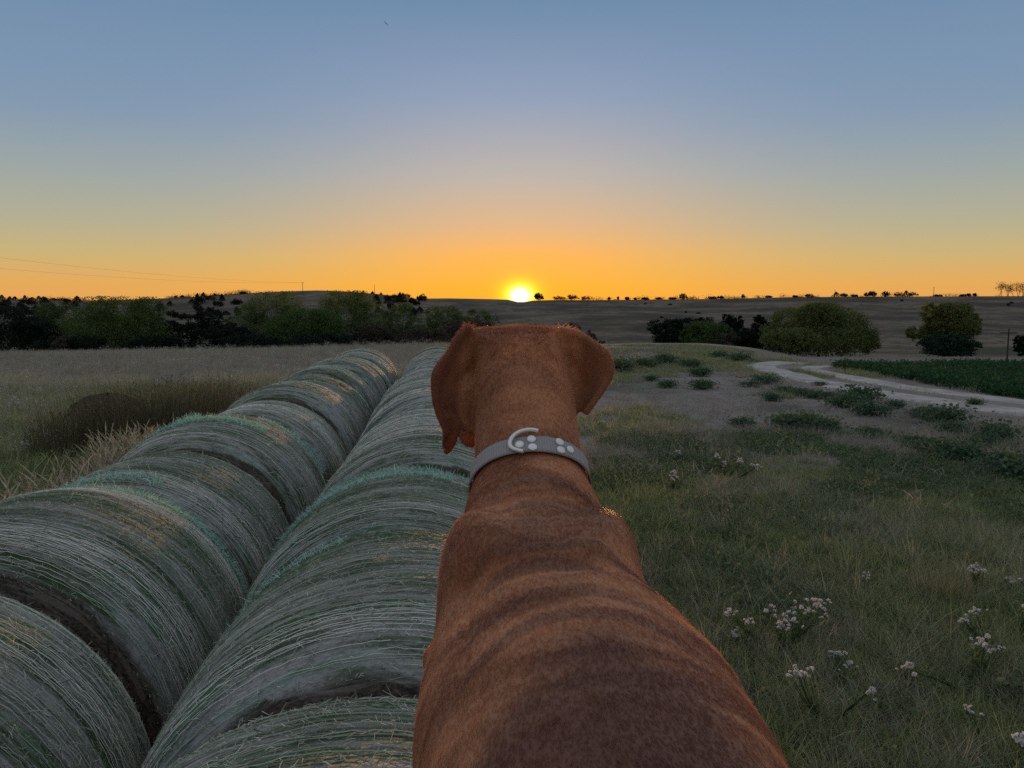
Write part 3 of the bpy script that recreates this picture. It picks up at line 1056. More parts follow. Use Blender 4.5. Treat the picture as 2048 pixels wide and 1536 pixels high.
g1 = 'dark trees on the skyline'
skytree(1077, 19, 18, 'top-heavy dark tree on the skyline immediately right of the sun', None, py=None)
skytree(1117, 30, 9, 'low rounded skyline tree, second tree right of the sun', g1)
skytree(1145, 24, 13, 'rounded skyline tree, tallest of the grove above the dog\'s right ear', g1)
skytree(1174, 30, 9, 'low wide skyline tree at the right end of the grove above the dog\'s right ear', g1)
for px, w_, h in ((1218, 6, 7), (1236, 5, 8), (1254, 10, 7), (1270, 7, 5), (1290, 16, 5), (1318, 14, 5), (1345, 18, 5), (1425, 20, 5), (1441, 14, 7), (1486, 8, 9), (1537, 14, 5), (1590, 12, 4)):
    skytree(px, w_, h, 'tiny bush on the skyline right of the sun', 'tiny bushes on the right skyline')
skytree(1365, 18, 13, 'round dark skyline tree with a short trunk above the dark junipers', g1)
for px, w_, h, l in ((1618, 18, 7, 'low dark skyline bush left of the thin mast'), (1672, 18, 11, 'pointed skyline tree beside the thin mast, left of two'), (1687, 16, 8, 'smaller skyline tree just right of the thin mast, right of two'),
                     (1734, 14, 9, 'left tree of the skyline pair left of the round black one'), (1745, 16, 13, 'taller tree of the skyline pair left of the round black one'),
                     (1771, 16, 12, 'round black skyline tree standing alone'), (1796, 22, 10, 'left tree of the long skyline clump'), (1812, 16, 13, 'tallest tree of the long skyline clump'),
                     (1825, 20, 10, 'right tree of the long skyline clump'), (1875, 20, 4, 'flat low bush on the skyline right of the pole'), (1926, 14, 5, 'leftmost of three small bushes on the right skyline'),
                     (1937, 9, 7, 'middle one of three small bushes on the right skyline'), (1949, 9, 7, 'rightmost of three small bushes on the right skyline')):
    skytree(px, w_, h, l, g1, conical='pointed' in l or 'tallest' in l)
for px in (1706, 1712): skytree(px, 7, 5, 'tiny bush on the skyline right of the thin mast', 'tiny bushes on the right skyline')


P = []
for k in range(170):
    px = rng.choice([rng.uniform(1190, 1640), rng.uniform(1100, 2048), rng.uniform(-60, 180), rng.uniform(330, 500)])
    b_ = at(px, 595, RIDGE - rng.uniform(1, 8))
    P.append((b_[0], b_[1], float(TZ(b_[0], b_[1]))))
SB = [source('scrub', *leaf_quads(rng.normal(0, 1, (90, 3)) * [1.3, .8, .45] + [0, 0, .7], .4), T_DARK) for _ in range(3)]
scatter('skyline_scrub', P, rng.uniform(.5, 1.3, len(P)), SB, 'low dark scrub along the crest of the hills', 'scrub', .05)

# open airy grove on the skyline at the right edge
gv = at(2026, 592, RIDGE - 4)
gr = empty('bare_grove_tree', (gv[0], gv[1], float(TZ(gv[0], gv[1]))), label='open flat-topped trees on the skyline at the right edge', cat='tree')
parts = []
tops = []
for k in range(11):
    x0 = rng.uniform(-7, 7); hh = rng.uniform(3.6, 6.8)
    tips = [(x0 + rng.normal(0, .8), rng.normal(0, 1), hh)]
    parts.append(tube([(x0, rng.normal(0, 1.5), -1.2), (x0 + rng.normal(0, .4), 0, hh * .5), tips[0]], [.14, .1, .05], 5))
    tops += tips
V, Fc, _ = join(parts)
mesh('trunk', V, Fc, BARK, gr)
P = np.vstack([np.array(tp) + rng.normal(0, 1, (200, 3)) * [1.3, .8, .8] for tp in tops] + [rng.uniform(-7.5, 7.5, (120, 3)) * [1, .2, .3] + [0, 0, 3.5]])
V, Fc, sh = leaf_quads(P, .42)
mesh('crown', V, Fc, T_BROWN, gr, smooth=False, attrs={'shade': sh})

# left skyline and slope junipers
gl = 'junipers on the left hill'
LS = [(4, 14, 10), (20, 10, 7), (30, 12, 7), (50, 10, 10), (65, 16, 6), (78, 14, 9), (93, 8, 4), (108, 20, 5), (130, 10, 4), (352, 8, 5), (365, 12, 5), (407, 10, 9), (430, 8, 4), (745, 8, 5), (762, 6, 4), (806, 9, 10), (835, 5, 6)]
for px, w_, h in LS:
    skytree(px, w_, h, 'small dark juniper ' + ('on the skyline at the left edge' if px < 140 else 'on the skyline left of the crest pole' if px < 500 else 'on the skyline left of the sun'), gl, conical=True, name='juniper')
for k in range(84):
    reg = k % 3
    if reg == 0: px, py = rng.uniform(0, 160), rng.uniform(604, 632)
    elif reg == 1: px, py = rng.uniform(315, 480), rng.uniform(600, 640)
    else: px, py = rng.uniform(700, 860), rng.uniform(594, 632)
    skytree(px, rng.uniform(12, 26), rng.uniform(8, 17), 'dark slope juniper ' + ['at the left edge', 'right of the broad olive tree', 'right of the tall dark tree'][reg], gl, py=py, name='juniper', conical=rng.uniform() < .5)
for k in range(14):
    px, py = rng.uniform(1150, 2040), rng.uniform(600, 640)
    skytree(px, rng.uniform(4, 9), rng.uniform(2, 5), 'small dark bush on the open right hillside', 'small bushes on the right hillside', py=py, name='hill_bush', cat='bush', mat=T_BROWN)


# ------------------------------------------------------------------ poles, wires, bird
WOOD = plain('pole_wood', (.05, .042, .036), .9)


def pole(px, ytop, Y, label, arm=False, ybase=None, rad=.09):
    tp = at(px, ytop, Y)
    zb = float(TZ(tp[0], Y))
    r = empty('utility_pole', (tp[0], Y, zb), label=label, cat='pole')
    V, Fc, _ = tube([(0, 0, -.5), (0, 0, tp[2] - zb)], [rad, rad * .7], 8)
    mesh('post', V, Fc, WOOD, r)
    if arm:
        h = tp[2] - zb - .35
        V, Fc, _ = tube([(-.7, 0, h), (.7, 0, h)], [.05, .05], 6)
        mesh('crossarm', V, Fc, WOOD, r)
    return tp


pA = pole(605, 564, 400, 'thin pole on the left hill crest between the two tall trees', True, rad=.14)
pole(749, 569, 405, 'thin pole on the left hill crest right of the tall dark tree', rad=.12)
pole(1670, 578, 415, 'thin mast on the right skyline next to a pointed tree', rad=.1)
pole(1868, 574, 415, 'slim pole standing alone on the right skyline', True, rad=.13)
pole(2018, 657, 62, 'dark wooden pole near the right edge below the hillside', True, rad=.07)
pole(1174, 598, 330, 'faint pole on the hillside above the dog\'s right ear', rad=.08)
WIRE = plain('wire', (.12, .11, .11), .6)
for k, (y0, y1) in enumerate(((508, 567), (532, 572))):
    a = at(-60, y0, 210); b = pA + np.array([(-.6, .6)[k], 0, -.3])
    q = np.linspace(0, 1, 40)[:, None]
    pts = a + (b - a) * q
    pts[:, 2] -= 1.6 * 4 * (q * (1 - q))[:, 0]
    V, Fc, _ = tube(pts, [.022] * 40, 4)
    mesh('power_line', V, Fc, WIRE, label=('upper' if k == 0 else 'lower') + ' of two faint wires sagging across the left sky to the crest pole', cat='wire')

bp = at(771, 48, 55)
q = np.linspace(-1, 1, 9)
V, Fc = [], []
for s in q:
    wz = .05 * (1 - abs(s)) + .10 * abs(s) - .05 * s * s
    ch = .07 * (1 - abs(s)) ** .6 + .012
    V += [(s * .2, -ch * .6, wz), (s * .2, 0, wz + .012 + .02 * (1 - abs(s))), (s * .2, ch * .6, wz), (s * .2, 0, wz - .006 - .03 * max(0, 1 - abs(s) * 4))]
for i in range(8):
    for k in range(4):
        Fc.append((i * 4 + k, i * 4 + (k + 1) % 4, i * 4 + 4 + (k + 1) % 4, i * 4 + 4 + k))
bird = mesh('bird', V, Fc, plain('bird_plumage', (.02, .02, .022), .8), label='tiny dark bird flying high in the sky left of centre', cat='bird')
bird.location = bp
bird.rotation_euler = (.3, .75, .4)

# ------------------------------------------------------------------ weeds, flowers, brush
CW = []
for k in range(4):
    P = rng.normal(0, 1, (900, 3)) * [.20, .20, .12] + [0, 0, .22]
    P = P[P[:, 2] > .01]
    v1 = leaf_quads(P, .085, .6, .6)
    v2 = blades(60, .36, .18, .007, .5, 3)
    CW.append(mesh('weed_leaves', *join([v1, v2])[:2], WEED, smooth=False, attrs={'shade': join([v1, v2])[2]} if False else None, link=False).data)
    a = CW[-1].attributes.new('shade', 'FLOAT', 'POINT')
    a.data.foreach_set('value', rng.uniform(0, 1, len(CW[-1].vertices)).astype(np.float32))
weed_px = [(1290, 735, 1.7), (1240, 742, 1.5), (1330, 728, 1.6), (1380, 735, 1.2), (1400, 752, 1.0), (1302, 760, .8), (1335, 772, .9), (1405, 776, .9), (1500, 772, 1.0), (1530, 765, 1.2), (1570, 782, 1.1), (1600, 790, 1.2),
           (1640, 795, 1.0), (1545, 800, .8), (1690, 812, 1.1), (1720, 800, 1.1), (1740, 828, 1.2), (1790, 815, .9), (1850, 832, 1.0), (1890, 845, 1.1), (1485, 850, .8), (1580, 856, 1.0),
           (1612, 850, 1.1), (1650, 862, .9), (1735, 870, .7), (1905, 868, 1.0), (1870, 905, 1.0), (1912, 920, 1.0), (1830, 890, .8), (1990, 880, .9), (2020, 940, 1.0), (2045, 960, 1.0), (1965, 895, .7),
           (1480, 722, 1.6), (1440, 715, 1.6), (1640, 770, .5), (1950, 808, .5), (1700, 772, .35)]
for i, (px, py, s) in enumerate(weed_px):
    g = ground_at(px, py)
    r = empty('weed_clump', (g[0], g[1], float(TZ(g[0], g[1]))), cat='weed', group='leafy green weed clumps on the right field')
    where = ('beyond the dog\'s right ear' if px < 1420 and py < 765 else 'on the grassy rise left of the track' if py < 730 else 'beside the near rut of the dirt track' if px > 1480 and py < 800
             else 'in the pale field near the right edge' if px > 1800 else 'in the pale field below the track bend' if px > 1470 else 'in the pale field right of the dog\'s ear')
    r['label'] = 'leafy green weeds ' + where
    o = bpy.data.objects.new('weed_leaves', CW[i % 4])
    C.objects.link(o)
    o.parent = r
    sc_ = s * rng.uniform(.5, .85)
    r.scale = (sc_ * 1.5, sc_ * 1.3, sc_ * (.6 if 'rut' in r['label'] else .95))
    r.rotation_euler.z = rng.uniform(0, 6)

# white asters: stems and leaves, with each flower head a part
FM = []
for k in range(3):
    u = rand_unit(26)
    u[:, 2] = abs(u[:, 2]) * .6
    V, Fc, sh = leaf_quads(u * .011, .014, .8)
    v2, f2, s2 = leaf_quads(rng.normal(0, .003, (6, 3)) + [0, 0, .008], .010, .9)
    V, Fc, sh = join([(V, Fc, sh), (v2, f2, s2)])
    FM.append(mesh('flower', V, Fc, WHITE, smooth=False, attrs={'shade': sh}, link=False).data)
STEM = leaf_mat('aster_stem', (.06, .11, .035), (.20, .28, .10))
aster = [(1450, 945, 24, .30, 'aster with many white flowers in the middle distance beyond the dog\'s shoulder'),
         (1345, 968, 12, .25, 'sparse white aster between the dog\'s shoulder and the flowering one to its right'),
         (1560, 1285, 34, .30, 'largest white aster, in dense flower right of the dog\'s back'),
         (1612, 1270, 12, .2, 'white aster touching the right side of the largest flowering aster'),
         (1482, 1282, 9, .2, 'small white aster left of the largest flowering aster, closest to the dog\'s back'),
         (1680, 1345, 12, .2, 'small white aster with tight heads just below and right of the largest one'),
         (1650, 1425, 14, .28, 'aster with tiny widely spaced white buds near the lower right of the picture'),
         (1960, 1175, 12, .26, 'white aster beside the orange tuft of dry grass'),
         (2005, 1170, 8, .2, 'small white aster at the right of the one beside the orange tuft'),
         (1950, 1360, 24, .26, 'compact white aster with a rounded cluster of flowers near the right edge'),
         (1995, 1300, 12, .26, 'loose white aster near the right edge above the compact rounded one'),
         (2035, 1265, 8, .24, 'white aster cut by the right edge of the picture'),
         (1970, 1470, 4, .22, 'aster with only a few heads in the bottom right corner'),
         (1995, 1530, 3, .2, 'aster with a large single white head at the bottom right corner'),
         (1340, 905, 6, .2, 'tiny white aster far off just right of the dog\'s neck'),
         (1190, 840, 8, .2, 'tiny white flowers beside the dog\'s neck under its right ear'),
         (1735, 1190, 3, .2, 'aster with three small white heads left of the orange tuft')]
for px, py, nf, h, lab in aster:
    nf = int(nf * 1.7)
    g = ground_at(px, py + 14)
    gz = float(TZ(g[0], g[1]))
    r = empty('aster_plant', (g[0], g[1], gz), label=lab, cat='wildflower', group='white asters in the grass')
    sp = .021 * math.sqrt(nf) + .02
    nc_ = max(1, nf // 7)
    ccs = rng.normal(0, 1, (nc_, 3)) * [sp, sp, .03]
    tips = ccs[rng.integers(0, nc_, nf)] + rng.normal(0, .030, (nf, 3)) * [1, 1, .6] + [0, 0, h]
    parts = [tube([(0, 0, -.02), (tp[0] * .6, tp[1] * .6, h * .55), tp], [.0025, .002, .001], 3) for tp in tips]
    Pl = np.repeat(tips, 9, 0) * rng.uniform(.25, .97, (nf * 9, 1)) + rng.normal(0, .028, (nf * 9, 3))
    parts.append(leaf_quads(Pl, .03, .3))
    V, Fc, sh = join(parts)
    mesh('stems', V, Fc, STEM, r, smooth=False, attrs={'shade': sh + 0 * 1.0})
    for tp in tips:
        f = bpy.data.objects.new('flower', FM[rng.integers(0, 3)])
        C.objects.link(f); f.parent = r; f.location = tp
        sz = rng.uniform(.65, 1.3) * (1.7 if nf == 5 and px > 1900 else 1.0) * (1.25 if g[1] > 8 else 1)
        f.scale = (sz,) * 3
        f.rotation_euler = (rng.normal(0, .4), rng.normal(0, .4), rng.uniform(0, 6))
# orange tuft
g = ground_at(1875, 1205)
V, Fc, sh = blades(240, .30, .2, .004, .9, 4)
r = mesh('dry_grass_tuft', V, Fc, leaf_mat('grass_orange', (.20, .14, .07), (.40, .30, .17), trans=.1), smooth=False, attrs={'shade': sh}, label='tuft of orange-brown dry grass in the green grass on the right', cat='grass tuft')
r.location = (g[0], g[1], float(TZ(g[0], g[1])))

# far white seed heads in the left field, and in the nearer left weeds
SP = [source('flower_speck', *leaf_quads(rng.normal(0, 1, (14, 3)) * [.09, .09, .06] + [0, 0, .32], .05), leaf_mat('seedhead', (.38, .36, .33), (.55, .52, .48))) for _ in range(3)]
P = np.vstack([wedge(520, 26, 56, -.8, -.1, lambda X, Y: k4(X, Y) & (fbm(X, Y, .5, 3) > .05)), wedge(220, 12, 26, -.75, -.35, lambda X, Y: k4(X, Y) & (fbm(X, Y, .7, 3) > .1))])
scatter('white_seed_heads', P, rng.uniform(.5, 1.3, len(P)), SP, 'white seed heads dotted over the left field', 'wildflowers', .2)

# brush mounds on the left: rust tops over dark stems
for (px, py, w_, h, mt, n, lab, nm) in (
        (330, 900, 2.7, 1.35, G_RUST, 9000, 'tall weeds with reddish brown tops left of the mint-tufted bale', 'tall_weeds'),
        (440, 850, 2.4, 1.1, G_RUST, 5600, 'reddish brown weeds behind the mint-tufted bale', 'tall_weeds'),
        (190, 900, 2.2, .95, G_RUST, 5600, 'dark weeds on the left side of the rusty weed stand', 'tall_weeds')):
    g = ground_at(px, py)
    parts = [blades(n // 3, h * .78, w_ * .46, .009, .35, 3, .5)]
    n = n // 3
    P = rng.uniform(-1, 1, (n, 3))
    P = P[(P[:, 0] ** 2 + P[:, 1] ** 2) < 1]
    dome = 1 - .55 * (P[:, 0] ** 2 + P[:, 1] ** 2)
    P = np.stack([P[:, 0] * w_ * .5, P[:, 1] * w_ * .5, h * dome * np.abs(P[:, 2]) ** .5 * rng.uniform(.8, 1.1, len(P))], -1)
    parts.append(leaf_quads(P, .065, .3, 1.4))
    V, Fc, sh = join(parts)
    o = mesh(nm, V, Fc, mt, smooth=False, attrs={'shade': sh}, label=lab, cat='weeds')
    o.location = (g[0], g[1], float(TZ(g[0], g[1])))
g = ground_at(215, 838)
th = np.linspace(0, 2 * math.pi, 48, endpoint=False); zz = np.linspace(0, 1, 14)
TH, Zq = np.meshgrid(th, zz)
rr = np.sqrt(np.maximum(0, 1 - Zq ** 2.2)) + .02
V = np.stack([.85 * rr * np.cos(TH), .8 * rr * np.sin(TH), (.62 * Zq) + .04 * fbm(TH * 2, Zq * 4, 3, 3)], -1).reshape(-1, 3)
i = np.arange(13)[:, None] * 48 + np.arange(48)[None, :]; j = np.arange(13)[:, None] * 48 + (np.arange(48)[None, :] + 1) % 48
mm, t = material('rotten_hay')
n1 = t.noise(t.n('ShaderNodeTexCoord', out=3), 14, 6, .7)
finish(t, t.mix(n1, (.018, .016, .016), (.06, .052, .048)), .95, bump=n1, bstr=1, bdist=.05, spec=.1)
o = mesh('dark_mound', V, np.stack([i, j, j + 48, i + 48], -1).reshape(-1, 4), mm, label='dark rounded mound showing behind the rusty weed stand on the left', cat='mound')
o.location = (g[0], g[1], -.05)

# ------------------------------------------------------------------ the dog
S = .85


def dp(x, y, z):
    """dog coordinates (from the eye point) to the world"""
    return np.array([x, y, z]) * S + CAM


def dpx(px, py, y):
    r = ray(px, py)
    return CAM + r * (y * S / r[1])


def ring(c, right, up, hw, hh, e=2.2, n=56, top=None):
    th = np.linspace(0, 2 * math.pi, n, endpoint=False)
    ct, st_ = np.cos(th), np.sin(th)
    a = np.sign(ct) * np.abs(ct) ** (2 / e) * hw
    b = np.sign(st_) * np.abs(st_) ** (2 / e) * hh
    return c + a[:, None] * right + b[:, None] * up


def loft(rings):
    n = len(rings[0])
    V = np.vstack(rings)
    Fc = []
    for i in range(len(rings) - 1):
        for k in range(n):
            Fc.append([i * n + k, i * n + (k + 1) % n, (i + 1) * n + (k + 1) % n, (i + 1) * n + k])
    m = len(V)
    V = np.vstack([V, rings[0].mean(0), rings[-1].mean(0)])
    for k in range(n):
        Fc.append([m, (k + 1) % n, k, m])
        Fc.append([m + 1, (len(rings) - 1) * n + k, (len(rings) - 1) * n + (k + 1) % n, m + 1])
    return V, [f if f[0] != f[3] else f[:3] for f in Fc]


Xa, Ya, Za = np.eye(3)
solids = []
torso = [(.22, .105, -.40, -.50, .05), (.25, .105, -.355, -.56, .09), (.32, .105, -.330, -.59, .118), (.42, .100, -.320, -.575, .130), (.52, .094, -.312, -.57, .142), (.60, .088, -.302, -.58, .156),
         (.68, .079, -.292, -.61, .168), (.76, .070, -.281, -.63, .173), (.84, .050, -.266, -.64, .152), (.90, .040, -.252, -.63, .133), (.96, .034, -.241, -.61, .116), (1.01, .033, -.240, -.58, .104),
         (1.06, .032, -.252, -.54, .092), (1.10, .03, -.30, -.48, .055)]


def resample(tab, n):
    tab = np.array(tab)
    s = np.linspace(0, len(tab) - 1, n)
    i = np.clip(s.astype(int), 0, len(tab) - 2)
    f = (s - i)[:, None]
    p0, p1, p2, p3 = tab[np.clip(i - 1, 0, None)], tab[i], tab[i + 1], tab[np.clip(i + 2, None, len(tab) - 1)]
    return .5 * (2 * p1 + (p2 - p0) * f + (2 * p0 - 5 * p1 + 4 * p2 - p3) * f * f + (3 * p1 - p0 - 3 * p2 + p3) * f ** 3)


rs = []
for y, cx, zt, zb, hw in resample(torso, 50):
    rs.append(ring(dp(cx, y, (zt + zb) / 2), Xa, Za, hw * S, (zt - zb) / 2 * S, 2.15))
solids.append(loft(rs))
# neck: stations along a forward-rising axis
neck = [(.034, .92, -.42, .108, .14), (.033, .99, -.355, .106, .125), (.030, 1.055, -.310, .101, .110), (.027, 1.115, -.262, .084, .087), (.023, 1.165, -.205, .080, .080), (.018, 1.215, -.150, .081, .080),
        (.016, 1.26, -.115, .080, .082), (.014, 1.31, -.105, .072, .076), (.010, 1.35, -.11, .055, .06)]
rs = []
nk = resample(neck, 34)
for i, (x, y, z, hw, hh) in enumerate(nk):
    a = nk[min(i + 1, 33)][:3] - nk[max(i - 1, 0)][:3]
    a /= np.linalg.norm(a)
    up = np.cross(Xa, a)
    rs.append(ring(dp(x, y, z), Xa, up, hw * S, hh * S, 2.15))
solids.append(loft(rs))


def blob(c, r, n=20):
    """ellipsoid given in dog coordinates"""
    rr = []
    for q in np.linspace(-.98, .98, n):
        k = math.sqrt(1 - q * q)
        rr.append(ring(dp(c[0], c[1] + q * r[1], c[2]), Xa, Za, r[0] * k * S, r[2] * k * S, 2))
    return loft(rr)


# skull, flat on top, brow, muzzle and flews
solids += [blob((.012, 1.285, -.098), (.078, .105, .0715)), blob((.010, 1.40, -.128), (.046, .11, .045)), blob((.008, 1.47, -.135), (.036, .06, .04)),
           blob((-.042, 1.27, -.059), (.040, .06, .030)), blob((.066, 1.27, -.058), (.040, .06, .030)),
           blob((-.058, 1.26, -.150), (.042, .07, .055)), blob((.075, 1.27, -.15), (.036, .07, .05)),
           blob((-.072, 1.30, -.195), (.022, .04, .038)), blob((-.03, 1.42, -.175), (.02, .07, .03)), blob((.045, 1.42, -.175), (.02, .07, .03)),
           blob((-.045, .92, -.37), (.048, .10, .13)), blob((.115, .92, -.37), (.048, .10, .13)),
           blob((-.018, .91, -.284), (.040, .10, .036)), blob((.088, .91, -.284), (.040, .10, .036)),
           blob((.00, .35, -.45), (.09, .13, .15)), blob((.21, .35, -.45), (.09, .13, .15))]


def flap(inner, outer, yi, yo, th=.0125, bulge=.012, n=16, m=12):
    """a thin ear flap between two edges given in the picture plane and set at real depth"""
    def curve(P, n):
        P = np.array(P, float)
        return resample(P, n)
    I, O = curve(inner, n), curve(outer, n)
    front, back = [], []
    for i in range(n):
        q = i / (n - 1)
        for j in range(m):
            s = j / (m - 1)
            px, py = I[i] * (1 - s) + O[i] * s
            y = yi + (yo - yi) * s + bulge * math.sin(math.pi * s) * math.sin(math.pi * min(1, q + .15)) + .004 * math.sin(9 * s + 5 * q)
            e = th * (.6 + .4 * math.sin(math.pi * min(max(s, .02), .98)) ** .4) * (.75 + .25 * math.sin(math.pi * (0.04 + .92 * q)) ** .4)
            p = dpx(px, py, y)
            front.append(p - np.array([0, e / 2, 0])); back.append(p + np.array([0, e / 2, 0]))
    rim = tube([(dpx(*O[i], yo)) for i in range(n)], [th * .42] * n, 8)
    solids.append((rim[0], [list(f) for f in rim[1]] + [list(range(8))[::-1], list(range((n - 1) * 8, n * 8))]))
    V = np.array(front + back)
    N = n * m
    Fc = []
    for i in range(n - 1):
        for j in range(m - 1):
            a = i * m + j
            Fc.append([a, a + 1, a + m + 1, a + m])
            Fc.append([N + a, N + a + m, N + a + m + 1, N + a + 1])
    for i in range(n - 1):
        for a, b in (((i) * m, (i + 1) * m), ((i + 1) * m + m - 1, i * m + m - 1)):
            Fc.append([a, b, N + b, N + a])
    for j in range(m - 1):
        Fc.append([j + 1, j, N + j, N + j + 1])
        a = (n - 1) * m + j
        Fc.append([a, a + 1, N + a + 1, N + a])
    return V, Fc


solids.append(flap([(985, 668), (965, 700), (950, 740), (935, 785), (922, 830), (912, 858), (900, 872)],
                   [(942, 649), (918, 672), (898, 708), (876, 735), (868, 760), (874, 815), (897, 870)], 1.255, 1.20, bulge=-.012))
solids.append(flap([(884, 822), (886, 858), (884, 885), (888, 905)], [(914, 835), (911, 866), (904, 888), (890, 906)], 1.205, 1.225, bulge=.004, n=10, m=6))
solids.append(flap([(1085, 668), (1105, 690), (1128, 720), (1145, 755), (1154, 790), (1166, 826)],
                   [(1115, 648), (1160, 671), (1190, 690), (1217, 714), (1219, 755), (1169, 828)], 1.255, 1.205, bulge=-.012))


for P_ in ([(1128, 705), (1160, 745), (1172, 790), (1168, 820)], [(1140, 690), (1178, 740), (1188, 780), (1174, 815)], [(1130, 690), (1150, 745), (1160, 795), (1164, 822)]):
    v_, f_, _s = tube([dpx(a_, b_, 1.236) for a_, b_ in P_], [.0055] * 4, 8)
    solids.append((v_, [list(f) for f in f_] + [list(range(8))[::-1], list(range(24, 32))]))


def leg(hip, knee, hock, foot, r):
    rs = []
    P = resample([hip, knee, hock, foot], 22)
    rad = resample([[a] for a in r], 22)[:, 0]
    for i in range(22):
        a = P[min(i + 1, 21)] - P[max(i - 1, 0)]
        a /= np.linalg.norm(a)
        rt = Xa - a * a[0]; rt /= np.linalg.norm(rt)
        rs.append(ring(P[i], rt, np.cross(a, rt), rad[i] * .85, rad[i], 2, 24))
    return loft(rs)


def bale_top(X, Y):
    q = X * RL[0] + Y * RL[1] + .17
    return .79 + math.sqrt(max(.01, .80 ** 2 - q * q))


for sx in (-.055, .125):
    hip = dp(sx, .93, -.42)
    X, Y = hip[0], hip[1] + .0
    z = bale_top(X, Y)
    solids.append(leg(hip, [X, Y - .02, hip[2] - .16], [X, Y + .005, z + .10], [X, Y + .01, z + .03], [.06, .036, .024, .026]))
    solids.append((lambda v: (v[0] + np.array([X, Y + .04, z + .022]) - dp(0, 0, 0), v[1]))(blob((0, 0, 0), (.036, .055, .028))))
for sx in (.00, .20):
    hip = dp(sx, .36, -.46)
    X, Y = hip[0], hip[1]
    z = bale_top(X, Y - .04)
    solids.append(leg(hip, [X, Y + .07, hip[2] - .16], [X, Y - .09, z + .15], [X, Y - .05, z + .03], [.085, .055, .026, .026]))
    solids.append((lambda v: (v[0] + np.array([X, Y - .02, z + .022]) - dp(0, 0, 0), v[1]))(blob((0, 0, 0), (.034, .055, .026))))
# tail, hanging
tb = dp(.105, .235, -.40)
solids.append(leg(tb, tb + [0, -.05, -.08], tb + [0, -.08, -.22], tb + [.0, -.06, -.36], [.024, .019, .013, .007]))

bm = bmesh.new()
for V, Fc in solids:
    vs = [bm.verts.new(v) for v in V]
    for f in Fc:
        try: bm.faces.new([vs[k] for k in f])
        except ValueError: pass
bmesh.ops.recalc_face_normals(bm, faces=bm.faces)
me = bpy.data.meshes.new('dog_raw')
bm.to_mesh(me); bm.free()
raw = bpy.data.objects.new('dog_raw', me)
C.objects.link(raw)
md = raw.modifiers.new('r', 'REMESH'); md.mode = 'VOXEL'; md.voxel_size = .0032
dg = bpy.context.evaluated_depsgraph_get()
me2 = bpy.data.meshes.new_from_object(raw.evaluated_get(dg))
bpy.data.objects.remove(raw)
nv = len(me2.vertices)
co = np.empty(nv * 3); me2.vertices.foreach_get('co', co); co = co.reshape(-1, 3)
ed = np.empty(len(me2.edges) * 2, int); me2.edges.foreach_get('vertices', ed); ed = ed.reshape(-1, 2)


def lap(v, it, w_=None, k=.6):
    deg = np.bincount(ed.ravel(), minlength=nv).astype(float)[:, None]
    for _ in range(it):
        s = np.zeros_like(v)
        for a, b in ((0, 1), (1, 0)):
            for ax in range(3):
                s[:, ax] += np.bincount(ed[:, a], weights=v[ed[:, b], ax], minlength=nv)
        d = s / deg - v
        v = v + d * (k if w_ is None else k * w_[:, None])
    return v


loc = (co - CAM) / S
isear = ((np.abs(loc[:, 0] - .014) > .081) & (loc[:, 1] > 1.1) & (loc[:, 2] > -.26)) | (loc[:, 1] > 1.16) & (np.abs(loc[:, 0] - .014) > .075)
isleg = loc[:, 2] < -.62
wgt = np.where(isear, .025, 1.0) * np.where(isleg, .25, 1.0)
wgt = lap(np.repeat(wgt[:, None], 3, 1), 4)[:, 0]
co = lap(co, 60, wgt)
# skin folds and muscle relief
me2.vertices.foreach_set('co', co.ravel()); me2.update()
nrm = np.empty(nv * 3); me2.vertices.foreach_get('normal', nrm); nrm = nrm.reshape(-1, 3)
loc = (co - CAM) / S
x, y, z = loc.T
cx = np.interp(y, [.22, .6, .76, .84, .96, 1.06, 1.3], [.105, .088, .070, .055, .036, .032, .014])
sx_ = x - cx
body = np.clip((1.05 - y) / .06, 0, 1) * np.clip((z + .56) / .05, 0, 1)
d = np.zeros(nv)
wav = y + .35 * sx_ ** 2 / .1 + .010 * fbm(x * 14, y * 14, 1, 3)
for yc, amp, wd in ((1.005, -.0050, .008), (.985, .003, .008), (.955, -.0022, .007), (.925, -.0018, .006), (.90, .0018, .008), (.865, -.0018, .008), (.80, -.0012, .008), (.74, -.0012, .009), (.70, .001, .008)):
    d += amp * np.exp(-((wav - yc) / wd) ** 2) * body * np.clip(1.3 - np.abs(sx_) / .12, 0, 1)
d += .0022 * fbm(x * 22, y * 34 + z * 12, 1, 3) * body
d += -.004 * np.exp(-(sx_ / .010) ** 2) * np.exp(-((y - .88) / .07) ** 2) * body      # between the shoulder blades
# long fold along the left flank
d += -.004 * np.exp(-((sx_ + .118 - .12 * (y - .75)) / .007) ** 2) * (sx_ < 0) * np.exp(-((y - .74) / .13) ** 2)
d += 0 * np.exp(-((sx_ + .135) / .012) ** 2) * (sx_ < 0) * np.exp(-((y - .74) / .13) ** 2)
nkz = np.clip((y - 1.04) / .03, 0, 1) * np.clip((1.2 - y) / .05, 0, 1)
d += .0015 * fbm(x * 30, z * 26, 1, 3) * nkz
co = co + nrm * (d * S)[:, None]
me2.vertices.foreach_set('co', co.ravel())
me2.polygons.foreach_set('use_smooth', np.ones(len(me2.polygons), bool))
me2.update()
me2.name = 'dog_body'

